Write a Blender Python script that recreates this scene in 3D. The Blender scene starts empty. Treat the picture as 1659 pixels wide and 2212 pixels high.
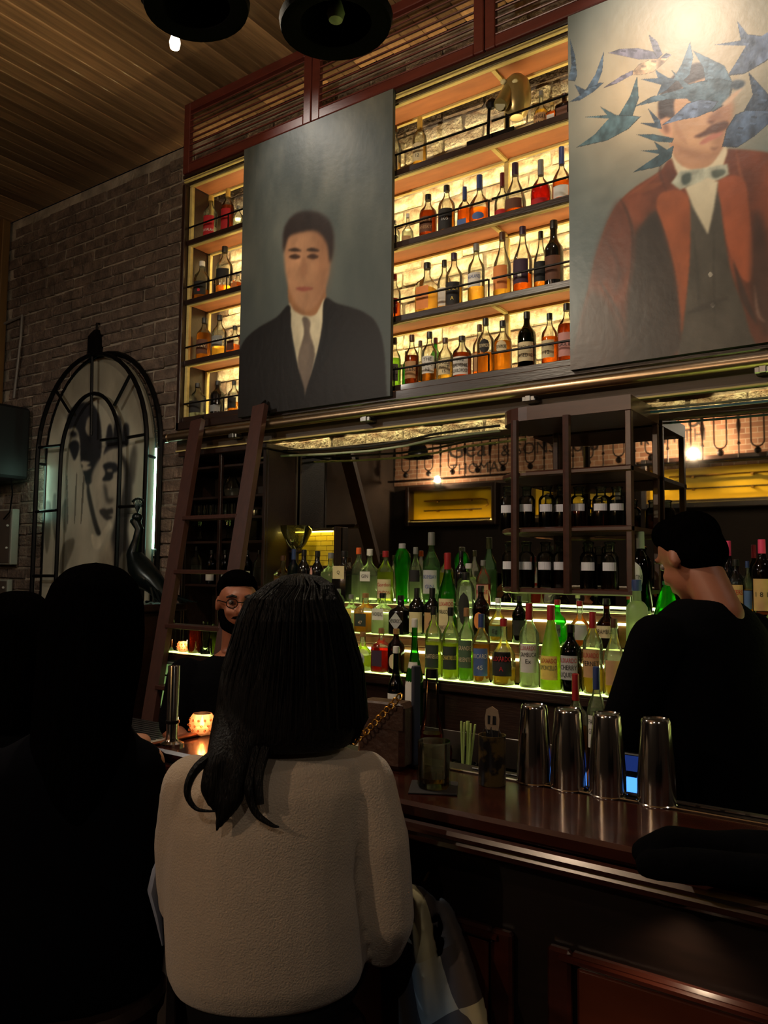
import bpy, bmesh, math, random
import numpy as np
from mathutils import Vector, Matrix
random.seed(7); np.random.seed(7)
S = bpy.context.scene
COL = S.collection
PI = math.pi

# ------------------------------------------------------------------ camera
F, H = 1713.4, 1.60
def cam_axes(yaw, pitch, roll):
    y, p, r = map(math.radians, (yaw, pitch, roll))
    fwd = Vector((math.sin(y)*math.cos(p), math.cos(y)*math.cos(p), math.sin(p)))
    right = Vector((math.cos(y), -math.sin(y), 0)); up = right.cross(fwd)
    return (math.cos(r)*right+math.sin(r)*up, -math.sin(r)*right+math.cos(r)*up, fwd)
RIGHT, UP, FWD = cam_axes(-35.084, 4.176, .594)
EYE = Vector((0, 0, H))
cam = bpy.data.cameras.new('camera'); cam.sensor_fit = 'VERTICAL'; cam.sensor_height = 36
cam.lens = F/2212*36; cam.clip_start = .05
co = bpy.data.objects.new('camera', cam); COL.objects.link(co)
co.matrix_world = Matrix(((RIGHT.x, UP.x, -FWD.x, 0), (RIGHT.y, UP.y, -FWD.y, 0), (RIGHT.z, UP.z, -FWD.z, H), (0, 0, 0, 1)))
S.camera = co
def ray(px, py): return RIGHT*((px-829.5)/F) - UP*((py-1106)/F) + FWD
def atY(px, py, Y): d = ray(px, py); return EYE+d*(Y/d.y)
def atZ(px, py, Z): d = ray(px, py); return EYE+d*((Z-H)/d.z)
def depth(P): return (Vector(P)-EYE).dot(FWD)

# ------------------------------------------------------------------ world, exposure
w = bpy.data.worlds.new('night_interior'); S.world = w; w.use_nodes = True
w.node_tree.nodes['Background'].inputs[0].default_value = (.012, .012, .018, 1)
w.node_tree.nodes['Background'].inputs[1].default_value = .05
S.view_settings.view_transform = 'Standard'; S.view_settings.look = 'None'
S.view_settings.exposure = .35; S.view_settings.gamma = 1; S.view_settings.use_curve_mapping = False
S.cycles.use_denoising = True
S.cycles.max_bounces = 10; S.cycles.transparent_max_bounces = 24
S.cycles.caustics_reflective = False; S.cycles.caustics_refractive = False
S.cycles.sample_clamp_indirect = 3
WARM = (1, .9, .76)
def lamp(kind, name, loc, power, color=WARM, size=.03, aim=None, angle=70, blend=.6, parent=None):
    l = bpy.data.lights.new(name, kind); l.energy = power; l.color = color
    if kind in ('POINT', 'SPOT'): l.shadow_soft_size = size
    if kind == 'SPOT': l.spot_size = math.radians(angle); l.spot_blend = blend
    o = bpy.data.objects.new(name, l); COL.objects.link(o); o.location = loc
    if aim is not None: o.rotation_euler = (Vector(aim)-Vector(loc)).to_track_quat('-Z', 'Y').to_euler()
    if parent: o.parent = parent
    return o

# ------------------------------------------------------------------ materials
def lin(c):
    return tuple((v/255/12.92 if v/255 <= .04045 else ((v/255+.055)/1.055)**2.4) for v in c)
MATS = {}
def mat(name, col=(128, 128, 128), rough=.5, metal=0, vary=.25, scale=9, bump=0, bscale=40, stretch=(1, 1, 1), emit=None, es=1,
        rnd=0, coat=0, col2=None, spec=.5, sheen=0, thr=None):
    """Principled surface whose colour wanders with noise; rnd: per-object shade."""
    if name in MATS: return MATS[name]
    m = bpy.data.materials.new(name); m.use_nodes = True; MATS[name] = m
    nt = m.node_tree; N = nt.nodes; L = nt.links; b = N['Principled BSDF']
    b.inputs['Roughness'].default_value = rough; b.inputs['Metallic'].default_value = metal
    b.inputs['Specular IOR Level'].default_value = spec
    if coat: b.inputs['Coat Weight'].default_value = coat; b.inputs['Coat Roughness'].default_value = .08
    if sheen: b.inputs['Sheen Weight'].default_value = sheen
    c = lin(col); c2 = lin(col2) if col2 else tuple(v*(1-vary) for v in c)
    tc = N.new('ShaderNodeTexCoord'); mp = N.new('ShaderNodeMapping'); mp.inputs['Scale'].default_value = stretch
    L.new(tc.outputs['Object'], mp.inputs[0])
    nz = N.new('ShaderNodeTexNoise'); nz.inputs['Scale'].default_value = scale; nz.inputs['Detail'].default_value = 5
    L.new(mp.outputs[0], nz.inputs['Vector'])
    rp = N.new('ShaderNodeValToRGB'); a, z = thr or (.3, .7)
    rp.color_ramp.elements[0].position = a; rp.color_ramp.elements[1].position = z
    rp.color_ramp.elements[0].color = (*c2, 1); rp.color_ramp.elements[1].color = (*c, 1)
    L.new(nz.outputs['Fac'], rp.inputs[0]); out = rp.outputs[0]
    if rnd:
        oi = N.new('ShaderNodeObjectInfo'); hs = N.new('ShaderNodeHueSaturation')
        mr = N.new('ShaderNodeMapRange'); mr.inputs[3].default_value = 1-rnd; mr.inputs[4].default_value = 1+rnd
        L.new(oi.outputs['Random'], mr.inputs[0]); L.new(mr.outputs[0], hs.inputs['Value']); L.new(out, hs.inputs['Color']); out = hs.outputs[0]
    L.new(out, b.inputs['Base Color'])
    if bump:
        n2 = N.new('ShaderNodeTexNoise'); n2.inputs['Scale'].default_value = bscale; n2.inputs['Detail'].default_value = 6
        L.new(mp.outputs[0], n2.inputs['Vector'])
        bp = N.new('ShaderNodeBump'); bp.inputs['Strength'].default_value = bump; bp.inputs['Distance'].default_value = .02
        L.new(n2.outputs['Fac'], bp.inputs['Height']); L.new(bp.outputs[0], b.inputs['Normal'])
    if emit:
        b.inputs['Emission Color'].default_value = (*lin(emit), 1); b.inputs['Emission Strength'].default_value = es
    return m
def clear(name, tint=(245, 250, 240), trans=0., gloss=.06, ior=1.45):
    """thin clear body: tinted see-through, some scattered light, Fresnel gloss."""
    if name in MATS: return MATS[name]
    m = bpy.data.materials.new(name); m.use_nodes = True; MATS[name] = m
    nt = m.node_tree; N = nt.nodes; L = nt.links; N.remove(N['Principled BSDF']); o = N['Material Output']
    c = (*lin(tint), 1)
    tr = N.new('ShaderNodeBsdfTransparent'); tl = N.new('ShaderNodeBsdfTranslucent'); gl = N.new('ShaderNodeBsdfGlossy')
    tc = N.new('ShaderNodeTexCoord'); nz = N.new('ShaderNodeTexNoise'); nz.inputs['Scale'].default_value = 14
    hs = N.new('ShaderNodeHueSaturation'); hs.inputs['Color'].default_value = c
    mr = N.new('ShaderNodeMapRange'); mr.inputs[3].default_value = .88; mr.inputs[4].default_value = 1.0
    L.new(tc.outputs['Object'], nz.inputs['Vector']); L.new(nz.outputs['Fac'], mr.inputs[0]); L.new(mr.outputs[0], hs.inputs['Value'])
    L.new(hs.outputs[0], tr.inputs[0]); L.new(hs.outputs[0], tl.inputs[0]); gl.inputs['Roughness'].default_value = gloss
    m1 = N.new('ShaderNodeMixShader'); m1.inputs[0].default_value = trans; L.new(tr.outputs[0], m1.inputs[1]); L.new(tl.outputs[0], m1.inputs[2])
    fr = N.new('ShaderNodeFresnel'); fr.inputs[0].default_value = ior
    m2 = N.new('ShaderNodeMixShader'); L.new(fr.outputs[0], m2.inputs[0]); L.new(m1.outputs[0], m2.inputs[1]); L.new(gl.outputs[0], m2.inputs[2])
    L.new(m2.outputs[0], o.inputs[0]); return m
def glow(name, col, strength):
    if name in MATS: return MATS[name]
    m = mat(name, col, .5, vary=.05, emit=col, es=strength); return m
def paintmat(name, rough=.38, bump=.12, spec=.5):
    m = bpy.data.materials.new(name); m.use_nodes = True; nt = m.node_tree; N = nt.nodes; L = nt.links; b = N['Principled BSDF']
    a = N.new('ShaderNodeVertexColor'); a.layer_name = 'pigment'; L.new(a.outputs[0], b.inputs['Base Color'])
    b.inputs['Roughness'].default_value = rough; b.inputs['Specular IOR Level'].default_value = spec
    nz = N.new('ShaderNodeTexNoise'); nz.inputs['Scale'].default_value = 26; nz.inputs['Detail'].default_value = 8
    tc = N.new('ShaderNodeTexCoord'); L.new(tc.outputs['Object'], nz.inputs['Vector'])
    bp = N.new('ShaderNodeBump'); bp.inputs['Strength'].default_value = bump; bp.inputs['Distance'].default_value = .01
    L.new(nz.outputs['Fac'], bp.inputs['Height']); L.new(bp.outputs[0], b.inputs['Normal']); return m

# ------------------------------------------------------------------ mesh builder
def smoothed(pts, rad, n=5):
    P_ = [Vector(p) for p in pts]; out, rr = [], []
    for i in range(len(P_)-1):
        a, b, c, d = P_[max(i-1, 0)], P_[i], P_[i+1], P_[min(i+2, len(P_)-1)]
        for k in range(n):
            t = k/n; out.append(.5*((2*b)+(c-a)*t+(2*a-5*b+4*c-d)*t*t+(3*b-a-3*c+d)*t**3)); rr.append(rad[i]+(rad[i+1]-rad[i])*t)
    return out+[P_[-1]], rr+[rad[-1]]
class MB:
    def __init__(s): s.v = []; s.f = []
    def add(s, v, f):
        n = len(s.v); s.v += [tuple(p) for p in v]; s.f += [tuple(i+n for i in q) for q in f]; return s
    def box(s, x0, x1, y0, y1, z0, z1):
        v = [(x, y, z) for z in (z0, z1) for y in (y0, y1) for x in (x0, x1)]
        return s.add(v, [(0, 2, 3, 1), (4, 5, 7, 6), (0, 1, 5, 4), (2, 6, 7, 3), (0, 4, 6, 2), (1, 3, 7, 5)])
    def cbox(s, c, d): return s.box(c[0]-d[0]/2, c[0]+d[0]/2, c[1]-d[1]/2, c[1]+d[1]/2, c[2]-d[2]/2, c[2]+d[2]/2)
    def bbox(s, x0, x1, y0, y1, z0, z1, b=.004):   # box with chamfered edges
        bm = bmesh.new(); bmesh.ops.create_cube(bm, size=1)
        for q in bm.verts: q.co = Vector((x0+(x1-x0)*(q.co.x+.5), y0+(y1-y0)*(q.co.y+.5), z0+(z1-z0)*(q.co.z+.5)))
        bmesh.ops.bevel(bm, geom=bm.edges[:], offset=b, segments=1, affect='EDGES')
        bm.verts.index_update(); s.add([q.co[:] for q in bm.verts], [[q.index for q in f.verts] for f in bm.faces]); bm.free(); return s
    def rings(s, rr, cap0=True, cap1=True, closed=True):
        n = len(rr[0]); v = [p for r in rr for p in r]; f = []
        for i in range(len(rr)-1):
            for j in range(n if closed else n-1):
                k = (j+1) % n; f.append((i*n+j, i*n+k, (i+1)*n+k, (i+1)*n+j))
        if cap0: f.append(tuple(range(n-1, -1, -1)))
        if cap1: f.append(tuple((len(rr)-1)*n+j for j in range(n)))
        return s.add(v, f)
    def lathe(s, prof, n=20, c=(0, 0, 0), sx=1, sy=1, sq=None, cap0=True, cap1=True):
        """prof: (radius, z[, squareness 0..1])"""
        rr = []
        for q in prof:
            r, z = q[0], q[1]; k = q[2] if len(q) > 2 else (sq or 0); ring = []
            for j in range(n):
                a = 2*PI*(j+.5)/n; ca, sa = math.cos(a), math.sin(a)
                g = 1+k*(1/max(abs(ca), abs(sa))-1)*.86
                ring.append((c[0]+r*g*ca*sx, c[1]+r*g*sa*sy, c[2]+z))
            rr.append(ring)
        return s.rings(rr, cap0, cap1)
    def tube(s, path, r, n=8, flat=1, cap=True):
        P = [Vector(p) for p in path]; rr = []; up = Vector((0, 0, 1)); prev = None
        for i, p in enumerate(P):
            t = (P[min(i+1, len(P)-1)]-P[max(i-1, 0)]).normalized()
            u = prev if prev is not None else (up if abs(t.z) < .95 else Vector((1, 0, 0)))
            a = (u-t*u.dot(t)); a = a.normalized() if a.length > 1e-6 else t.orthogonal().normalized(); prev = a
            b = t.cross(a); R = r[i] if isinstance(r, (list, tuple)) else r
            rr.append([p+(a*math.cos(2*PI*j/n)*flat+b*math.sin(2*PI*j/n))*R for j in range(n)])
        return s.rings(rr, cap, cap)
    def ball(s, c, r, n=12, m=8):
        r = (r, r, r) if not isinstance(r, (tuple, list)) else r
        return s.rings([[(c[0]+r[0]*math.sin(t)*math.cos(2*PI*j/n), c[1]+r[1]*math.sin(t)*math.sin(2*PI*j/n), c[2]-r[2]*math.cos(t)) for j in range(n)]
                        for t in [PI*(i+.15)/(m+.3) for i in range(m+1)]])
    def loft(s, L, n=20):     # (cx, cy, z, rx, ry)
        return s.rings([[(q[0]+q[3]*math.cos(2*PI*j/n), q[1]+q[4]*math.sin(2*PI*j/n), q[2]) for j in range(n)] for q in L])
    def prism(s, poly, y0, y1):   # poly in x,z extruded along y
        n = len(poly); v = [(x, y0, z) for x, z in poly]+[(x, y1, z) for x, z in poly]
        f = [tuple(range(n)), tuple(range(2*n-1, n-1, -1))]+[(j, j+n, (j+1) % n+n, (j+1) % n) for j in range(n)]
        return s.add(v, f)
    def prismz(s, poly, z0, z1):
        n = len(poly); v = [(x, y, z0) for x, y in poly]+[(x, y, z1) for x, y in poly]
        f = [tuple(range(n-1, -1, -1)), tuple(range(n, 2*n))]+[(j, (j+1) % n, (j+1) % n+n, j+n) for j in range(n)]
        return s.add(v, f)
    def xf(s, M, start=0):
        s.v[start:] = [tuple(M @ Vector(p)) for p in s.v[start:]]; return s
    def mesh(s, name, m, smooth=False):
        me = bpy.data.meshes.new(name); me.from_pydata(s.v, [], s.f)
        if m: me.materials.append(m)
        if smooth: me.polygons.foreach_set('use_smooth', [True]*len(me.polygons))
        me.update(); return me
    def build(s, name, m, parent=None, loc=(0, 0, 0), rot=(0, 0, 0), smooth=False, bevel=0):
        o = bpy.data.objects.new(name, s.mesh(name, m, smooth)); COL.objects.link(o)
        o.location = loc; o.rotation_euler = rot
        if parent: o.parent = parent
        if smooth:
            o.data.set_sharp_from_angle(angle=math.radians(42))
        return o
def thing(name, label, cat, loc=(0, 0, 0), rz=0, group=None):
    o = bpy.data.objects.new(name, None); COL.objects.link(o); o.location = loc; o.rotation_euler = (0, 0, rz)
    o.empty_display_size = .05
    return tag(o, label, cat, group)
def tag(o, label, cat, group=None):
    o['label'] = label; o['category'] = cat
    if group: o['group'] = group
    return o
def struct(o, label=None, cat=None):
    o['kind'] = 'structure'
    if label: o['label'] = label
    if cat: o['category'] = cat
    return o
DG = None
def lettering(text, m, parent, size, R=None, z=0, ang=-PI/2, off=.0012, y=None, x=0, mirror=False, name='lettering', wide=1, maxw=None):
    """Letters as flat mesh; bent round radius R (bottle) or flat on plane y facing -Y."""
    cu = bpy.data.curves.new('txt', 'FONT'); cu.body = text; cu.size = size; cu.align_x = 'CENTER'; cu.align_y = 'CENTER'; cu.resolution_u = 2
    t = bpy.data.objects.new('txt', cu); COL.objects.link(t)
    me = bpy.data.meshes.new_from_object(t.evaluated_get(bpy.context.evaluated_depsgraph_get()))
    bpy.data.objects.remove(t); bpy.data.curves.remove(cu)
    vs = [p.co.copy() for p in me.vertices]; fs = [tuple(p.vertices) for p in me.polygons]; bpy.data.meshes.remove(me)
    if not vs: return None
    wd = max(p.x for p in vs)-min(p.x for p in vs)
    k = min(wide, maxw/wd) if maxw and wd*wide > maxw else wide
    out = []
    for p in vs:
        px = p.x*k*(-1 if mirror else 1)
        if R: a = ang+px/R; out.append(((R+off)*math.cos(a), (R+off)*math.sin(a), z+p.y))
        else: out.append((x+px, y-off, z+p.y))
    b = MB().add(out, fs); o = b.build(name, m, parent); return o

# ------------------------------------------------------------------ shared materials
wood_dk = mat('dark_stained_wood', (40, 22, 15), .35, vary=.5, scale=6, stretch=(1, 8, 8), bump=.08, bscale=18, coat=.3)
wood_red = mat('red_brown_painted_wood', (94, 40, 31), .38, vary=.35, scale=5, stretch=(1, 6, 6), bump=.05)
wood_or = mat('orange_plywood', (164, 100, 58), .55, vary=.35, scale=4, stretch=(1, 5, 1), rnd=.08)
wood_pale = mat('pale_pine_edge', (196, 176, 108), .6, vary=.25, scale=10, stretch=(.4, 4, 4))
metal_bk = mat('blackened_steel', (22, 20, 20), .45, .8, vary=.3, scale=20)
metal_st = mat('brushed_steel', (150, 148, 145), .3, 1, vary=.2, scale=30, stretch=(1, 1, .1))
chrome = mat('polished_steel', (205, 200, 195), .13, 1, vary=.08, scale=20)
brass = mat('brass', (170, 125, 55), .3, 1, vary=.3, scale=25)
black_felt = mat('black_felt', (9, 9, 9), .95, vary=.4, scale=60, bump=.1, bscale=200, spec=.1)
# ================================================================== ROOM SHELL
WALL_Y, CEIL, XL, XR, YB = 3.41, 4.41, -6.22, 2.6, -2.42
mortar = mat('crumbling_lime_mortar', (176, 164, 146), .95, vary=.72, scale=5, bump=.8, bscale=30)
plaster_dk = mat('dark_brown_plaster', (46, 34, 26), .85, vary=.4, scale=3, bump=.2)
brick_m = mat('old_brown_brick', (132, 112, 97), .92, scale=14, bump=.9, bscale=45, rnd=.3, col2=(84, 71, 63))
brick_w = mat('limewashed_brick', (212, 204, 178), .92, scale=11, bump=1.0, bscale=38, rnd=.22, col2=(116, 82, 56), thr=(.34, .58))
floorm = mat('worn_floorboards', (38, 26, 18), .5, vary=.4, scale=4, stretch=(8, 1, 1))
fl = struct(MB().box(XL, XR, YB, WALL_Y, -.05, 0).build('floor', floorm), 'dark worn wooden bar floor', 'floor')
wb = struct(MB().box(XL-.1, XR+.1, WALL_Y, WALL_Y+.15, 0, CEIL).build('wall_back', mortar), 'old brick wall behind the bar with pale crumbling mortar', 'wall')
wl = struct(MB().box(XL-.15, XL, YB, WALL_Y, 0, CEIL).build('wall_left', plaster_dk), 'dark side wall at far end of bar', 'wall')
wr = struct(MB().box(XR, XR+.15, YB, WALL_Y, 0, CEIL).build('wall_right', plaster_dk), 'dark side wall at near end of bar', 'wall')
wf = struct(MB().box(XL, XR, YB-.15, YB, 0, CEIL).build('wall_front', plaster_dk), 'dark wall facing the bar, seen in its mirror', 'wall')

# bricks, running bond; six shared shapes
def brick_shape(L, Hh, D):
    b = MB().bbox(-L/2, L/2, 0, D, -Hh/2, Hh/2, .007)
    b.v = [(x+random.uniform(-.005, .005), y+random.uniform(-.004, .003), z+random.uniform(-.004, .004)) for x, y, z in b.v]
    return b
BR = [brick_shape(.226, .073, .05) for _ in range(6)]; BRM = [b.mesh('brick', brick_m) for b in BR]
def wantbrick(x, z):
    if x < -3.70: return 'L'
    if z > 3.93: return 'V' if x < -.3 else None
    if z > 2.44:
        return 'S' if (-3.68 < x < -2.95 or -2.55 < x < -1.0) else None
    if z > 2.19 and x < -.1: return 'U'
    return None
near, far = [], []
row = 0; z = .04
while z < CEIL-.03:
    x = XL+.02+(.12 if row % 2 else 0)
    while x < -.05:
        k = wantbrick(x+.11, z)
        if k:
            rec = (x+.113+random.uniform(-.004, .004), WALL_Y-random.uniform(.004, .02), z+random.uniform(-.003, .003), k)
            hid = k == 'L' and (-5.55 < x < -4.45 and z < 2.75 or z < 1.2)   # behind the arched panel
            P = Vector(rec[:3])-EYE; size = 1/P.length**2*abs(P.y)/P.length
            (far if hid else near).append((size*(1.4 if k in 'SU' else .55 if k == 'V' else 1), rec))
        x += .238
    z += .0835; row += 1
near.sort(key=lambda r: -r[0]); far += near[300:]; near = near[:300]
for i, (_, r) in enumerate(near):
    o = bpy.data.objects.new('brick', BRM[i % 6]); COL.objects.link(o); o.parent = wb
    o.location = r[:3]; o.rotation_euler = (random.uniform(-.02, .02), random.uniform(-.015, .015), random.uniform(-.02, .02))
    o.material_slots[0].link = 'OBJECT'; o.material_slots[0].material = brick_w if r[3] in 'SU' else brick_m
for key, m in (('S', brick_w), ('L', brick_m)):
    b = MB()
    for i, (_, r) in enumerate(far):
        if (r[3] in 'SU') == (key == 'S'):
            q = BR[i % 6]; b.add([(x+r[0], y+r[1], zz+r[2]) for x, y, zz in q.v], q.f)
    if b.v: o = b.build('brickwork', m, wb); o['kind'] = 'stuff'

# ceiling of boards running towards the bar wall
plank_m = mat('cedar_ceiling_board', (160, 122, 86), .42, vary=.65, scale=3, stretch=(9, .5, 1), bump=.06, rnd=.5, coat=.15)
ce = struct(MB().box(XL, XR, YB, WALL_Y, CEIL+.02, CEIL+.12).build('ceiling', plaster_dk), 'boarded brown timber ceiling', 'ceiling')
pm = MB().bbox(-.0555, .0555, YB+.01, WALL_Y-.005, 0, .018, .004).mesh('ceiling_plank', plank_m)
x = XL+.06; i = 0
while x < XR:
    o = bpy.data.objects.new('plank', pm); COL.objects.link(o); o.parent = ce; o.location = (x, 0, CEIL+random.uniform(0, .003)); x += .1135
# corner timber and conduit at far end
struct(MB().bbox(XL, XL+.09, WALL_Y-.09, WALL_Y-.025, 0, CEIL, .006).build('trim_1', mat('yellowed_timber', (110, 78, 36), .6, vary=.3, stretch=(6, 6, .6))), 'tall yellowed timber corner post at far end of brick wall', 'trim')
p = [atY(8, 700, 3.37), atY(48, 682, 3.37), atY(45, 730, 3.37), atY(30, 860, 3.37)]
tag(MB().tube(p, .011, 6).build('conduit_pipe', mat('grey_conduit', (120, 112, 104), .5, vary=.2)), 'thin grey conduit pipe bent down the brick wall above speaker', 'pipe')

# ================================================================== UPPER SHELF CABINET
CX0, CX1, CY0, CY1 = -3.645, .42, 3.10, 3.30
SH = [2.457, 2.797, 3.165, 3.53, 3.905]        # undersides, lowest ledge first
cab = thing('bottle_shelving', 'long backlit timber shelving of whisky bottles on brick wall above mirror', 'shelf', (CX0, CY0, SH[0]-.06))
o0 = Vector(cab.location)
def rel(b): b.v = [(x-o0.x, y-o0.y, z-o0.z) for x, y, z in b.v]; return b
led = glow('warm_led_strip', (255, 232, 168), 42)
MODS = [-3.645, -2.66, -1.615, -.575, .42]
for i, z in enumerate(SH):
    dark = i == 0
    s = rel(MB().bbox(CX0, CX1, CY0+.012, CY1-.01, z+.004, z+.024, .002)).build('shelf', wood_or if not dark else wood_dk, cab)
    fe = rel(MB().bbox(CX0, CX1, CY0, CY0+.012, z-.002, z+.028, .002)).build('front_edge', wood_dk, s)
    t = MB().box(CX0, CX1, CY0+.014, CY0+.034, z-.008, z+.003).box(CX0, CX1, CY1-.03, CY1-.012, z-.008, z+.003)
    for xm in MODS[1:4]: t.box(xm-.01, xm+.01, CY0+.036, CY1-.032, z-.008, z+.003)
    rel(t).build('underside_batten', wood_pale, s)
    if i < 4:
        rel(MB().box(CX0+.03, CX1-.02, CY1-.006, CY1+.006, z+.026, z+.034)).build('led_strip', led, s)
        for a, b_ in zip(MODS[:-1], MODS[1:]):
            a += .01; b_ -= .01
            g = MB().tube([(a, CY0+.006, z+.108), (b_, CY0+.006, z+.108)], .0055, 6)
            rel(g).build('guard_rail', metal_bk, cab)
        for xm in (-3.3, -2.13, -1.62, -1.1): rel(MB().tube([(xm, CY0+.006, z+.028), (xm, CY0+.006, z+.108)], .004, 5)).build('rail_post', metal_bk, cab)
        for xm in MODS[1:4]:
            rel(MB().bbox(xm-.011, xm+.011, CY1-.03, CY1-.008, z+.03, SH[i+1]-.01, .002)).build('upright', wood_pale, cab)
rel(MB().bbox(CX0-.03, CX0-.002, CY0-.02, WALL_Y-.035, SH[0]-.05, 3.905, .003)).build('side_panel', wood_dk, cab)
rel(MB().bbox(CX0, CX0+.022, CY0+.013, CY0+.035, SH[0]+.03, 3.895, .002)).build('side_batten', wood_pale, cab)
rel(MB().bbox(CX0, CX0+.02, CY1-.03, CY1-.008, SH[0]+.03, 3.895, .002)).build('side_batten', wood_pale, cab)
c = rel(MB().bbox(CX0-.03, CX1, 3.08, 3.10, 3.94, 3.962, .004)).build('cornice', wood_dk, cab)
for dz in (3.915, 3.928): rel(MB().bbox(CX0-.02, CX1, 3.082, 3.098, dz, dz+.007, .002)).build('cornice_bead', wood_pale, c)
rel(MB().bbox(CX0-.03, CX1, 3.08, 3.30, SH[0]-.05, SH[0]-.003, .004)).build('ledge', wood_dk, cab)
rel(MB().bbox(CX0-.02, CX1, 3.085, 3.11, 2.275, SH[0]-.052, .004)).build('fascia', mat('olive_brown_timber', (74, 58, 36), .45, vary=.3, stretch=(1, 6, 6), coat=.2), cab)
rel(MB().bbox(CX0-.02, CX1, 3.078, 3.084, 2.277, 2.285, .001)).build('fascia_bead', wood_pale, cab)
rd = thing('ladder_rail', 'long brushed steel ladder rail running beneath the paintings', 'rail', (CX0-.05, 3.03, 2.355))
MB().tube([(0, 0, 0), (CX1-CX0, 0, 0)], .024, 14).build('rail_tube', mat('brushed_rail', (175, 150, 120), .33, 1, vary=.15, scale=40), rd, smooth=True)
for xm in (.55, 1.45, 2.3, 3.2): MB().bbox(xm-.03, xm+.03, -.004, .055, -.045, -.02, .004).bbox(xm-.012, xm+.012, -.01, .01, -.045, -.018, .002).build('bracket', metal_st, rd)
MB().lathe([(.0, 0), (.027, 0), (.027, .03), (0, .03)], 14).xf(Matrix.Rotation(PI/2, 4, 'Y')).build('end_cap', chrome, rd, smooth=True)

# louvred panels up to the ceiling
LV = [-3.675, -2.662, -1.63, -.59, .42]
for i in range(4):
    a, b = LV[i]+.003, LV[i+1]-.003; z0, z1 = 3.968, CEIL-.006
    nth = ['first louvred red-brown panel from left, above dark portrait', 'second louvred red-brown panel, partly behind unlit hat lamp', 'third louvred red-brown panel at top of picture', 'louvred red-brown panel above portrait with swallows'][i]
    t = thing('louvre_panel', nth, 'louvre', (a, 3.075, z0), 0, 'louvred panels above the shelving')
    W_, H_ = b-a, z1-z0; st = .052
    for x0, x1, q0, q1, n in ((0, st, 0, H_, 'stile'), (W_-st, W_, 0, H_, 'stile'), (st, W_-st, 0, st, 'rail'), (st, W_-st, H_-st, H_, 'rail')):
        MB().bbox(x0, x1, 0, .032, q0, q1, .004).build(n, wood_red, t)
    z = st+.014
    sm = MB().bbox(st, W_-st, -.016, .016, -.0035, .0035, .0015).mesh('slat', wood_red)
    while z < H_-st-.008:
        o = bpy.data.objects.new('slat', sm); COL.objects.link(o); o.parent = t; o.location = (0, .018, z); o.rotation_euler = (.55, 0, 0); z += .0375
# top closing board keeps the shelving a box
# ================================================================== MIRROR (built before the bar fittings)
mir_m = bpy.data.materials.new('antique_mirror'); mir_m.use_nodes = True
b_ = mir_m.node_tree.nodes['Principled BSDF']; b_.inputs['Metallic'].default_value = 1; b_.inputs['Roughness'].default_value = .02
nz = mir_m.node_tree.nodes.new('ShaderNodeTexNoise'); nz.inputs['Scale'].default_value = 5
rp = mir_m.node_tree.nodes.new('ShaderNodeValToRGB'); rp.color_ramp.elements[0].color = (.5, .46, .38, 1); rp.color_ramp.elements[1].color = (.68, .64, .54, 1)
mir_m.node_tree.links.new(nz.outputs['Fac'], rp.inputs[0]); mir_m.node_tree.links.new(rp.outputs[0], b_.inputs['Base Color'])
mr_ = thing('bar_mirror', 'wide antique bar mirror behind the bottles reflecting railings and yellow cases', 'mirror', (-3.05, 3.34, 1.445))
MB().box(0, 3.43, 0, .012, 0, .79).build('mirror_glass', mir_m, mr_)
MB().bbox(-.04, 0, -.004, .03, 0, .8, .002).bbox(-.04, 3.47, -.004, .03, .79, .82, .002).bbox(3.43, 3.47, -.015, .03, 0, .8, .004).build('mirror_frame', wood_dk, mr_)
MB().box(0, 3.43, .013, .05, 0, .79).build('mirror_backing', wood_dk, mr_)
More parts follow.
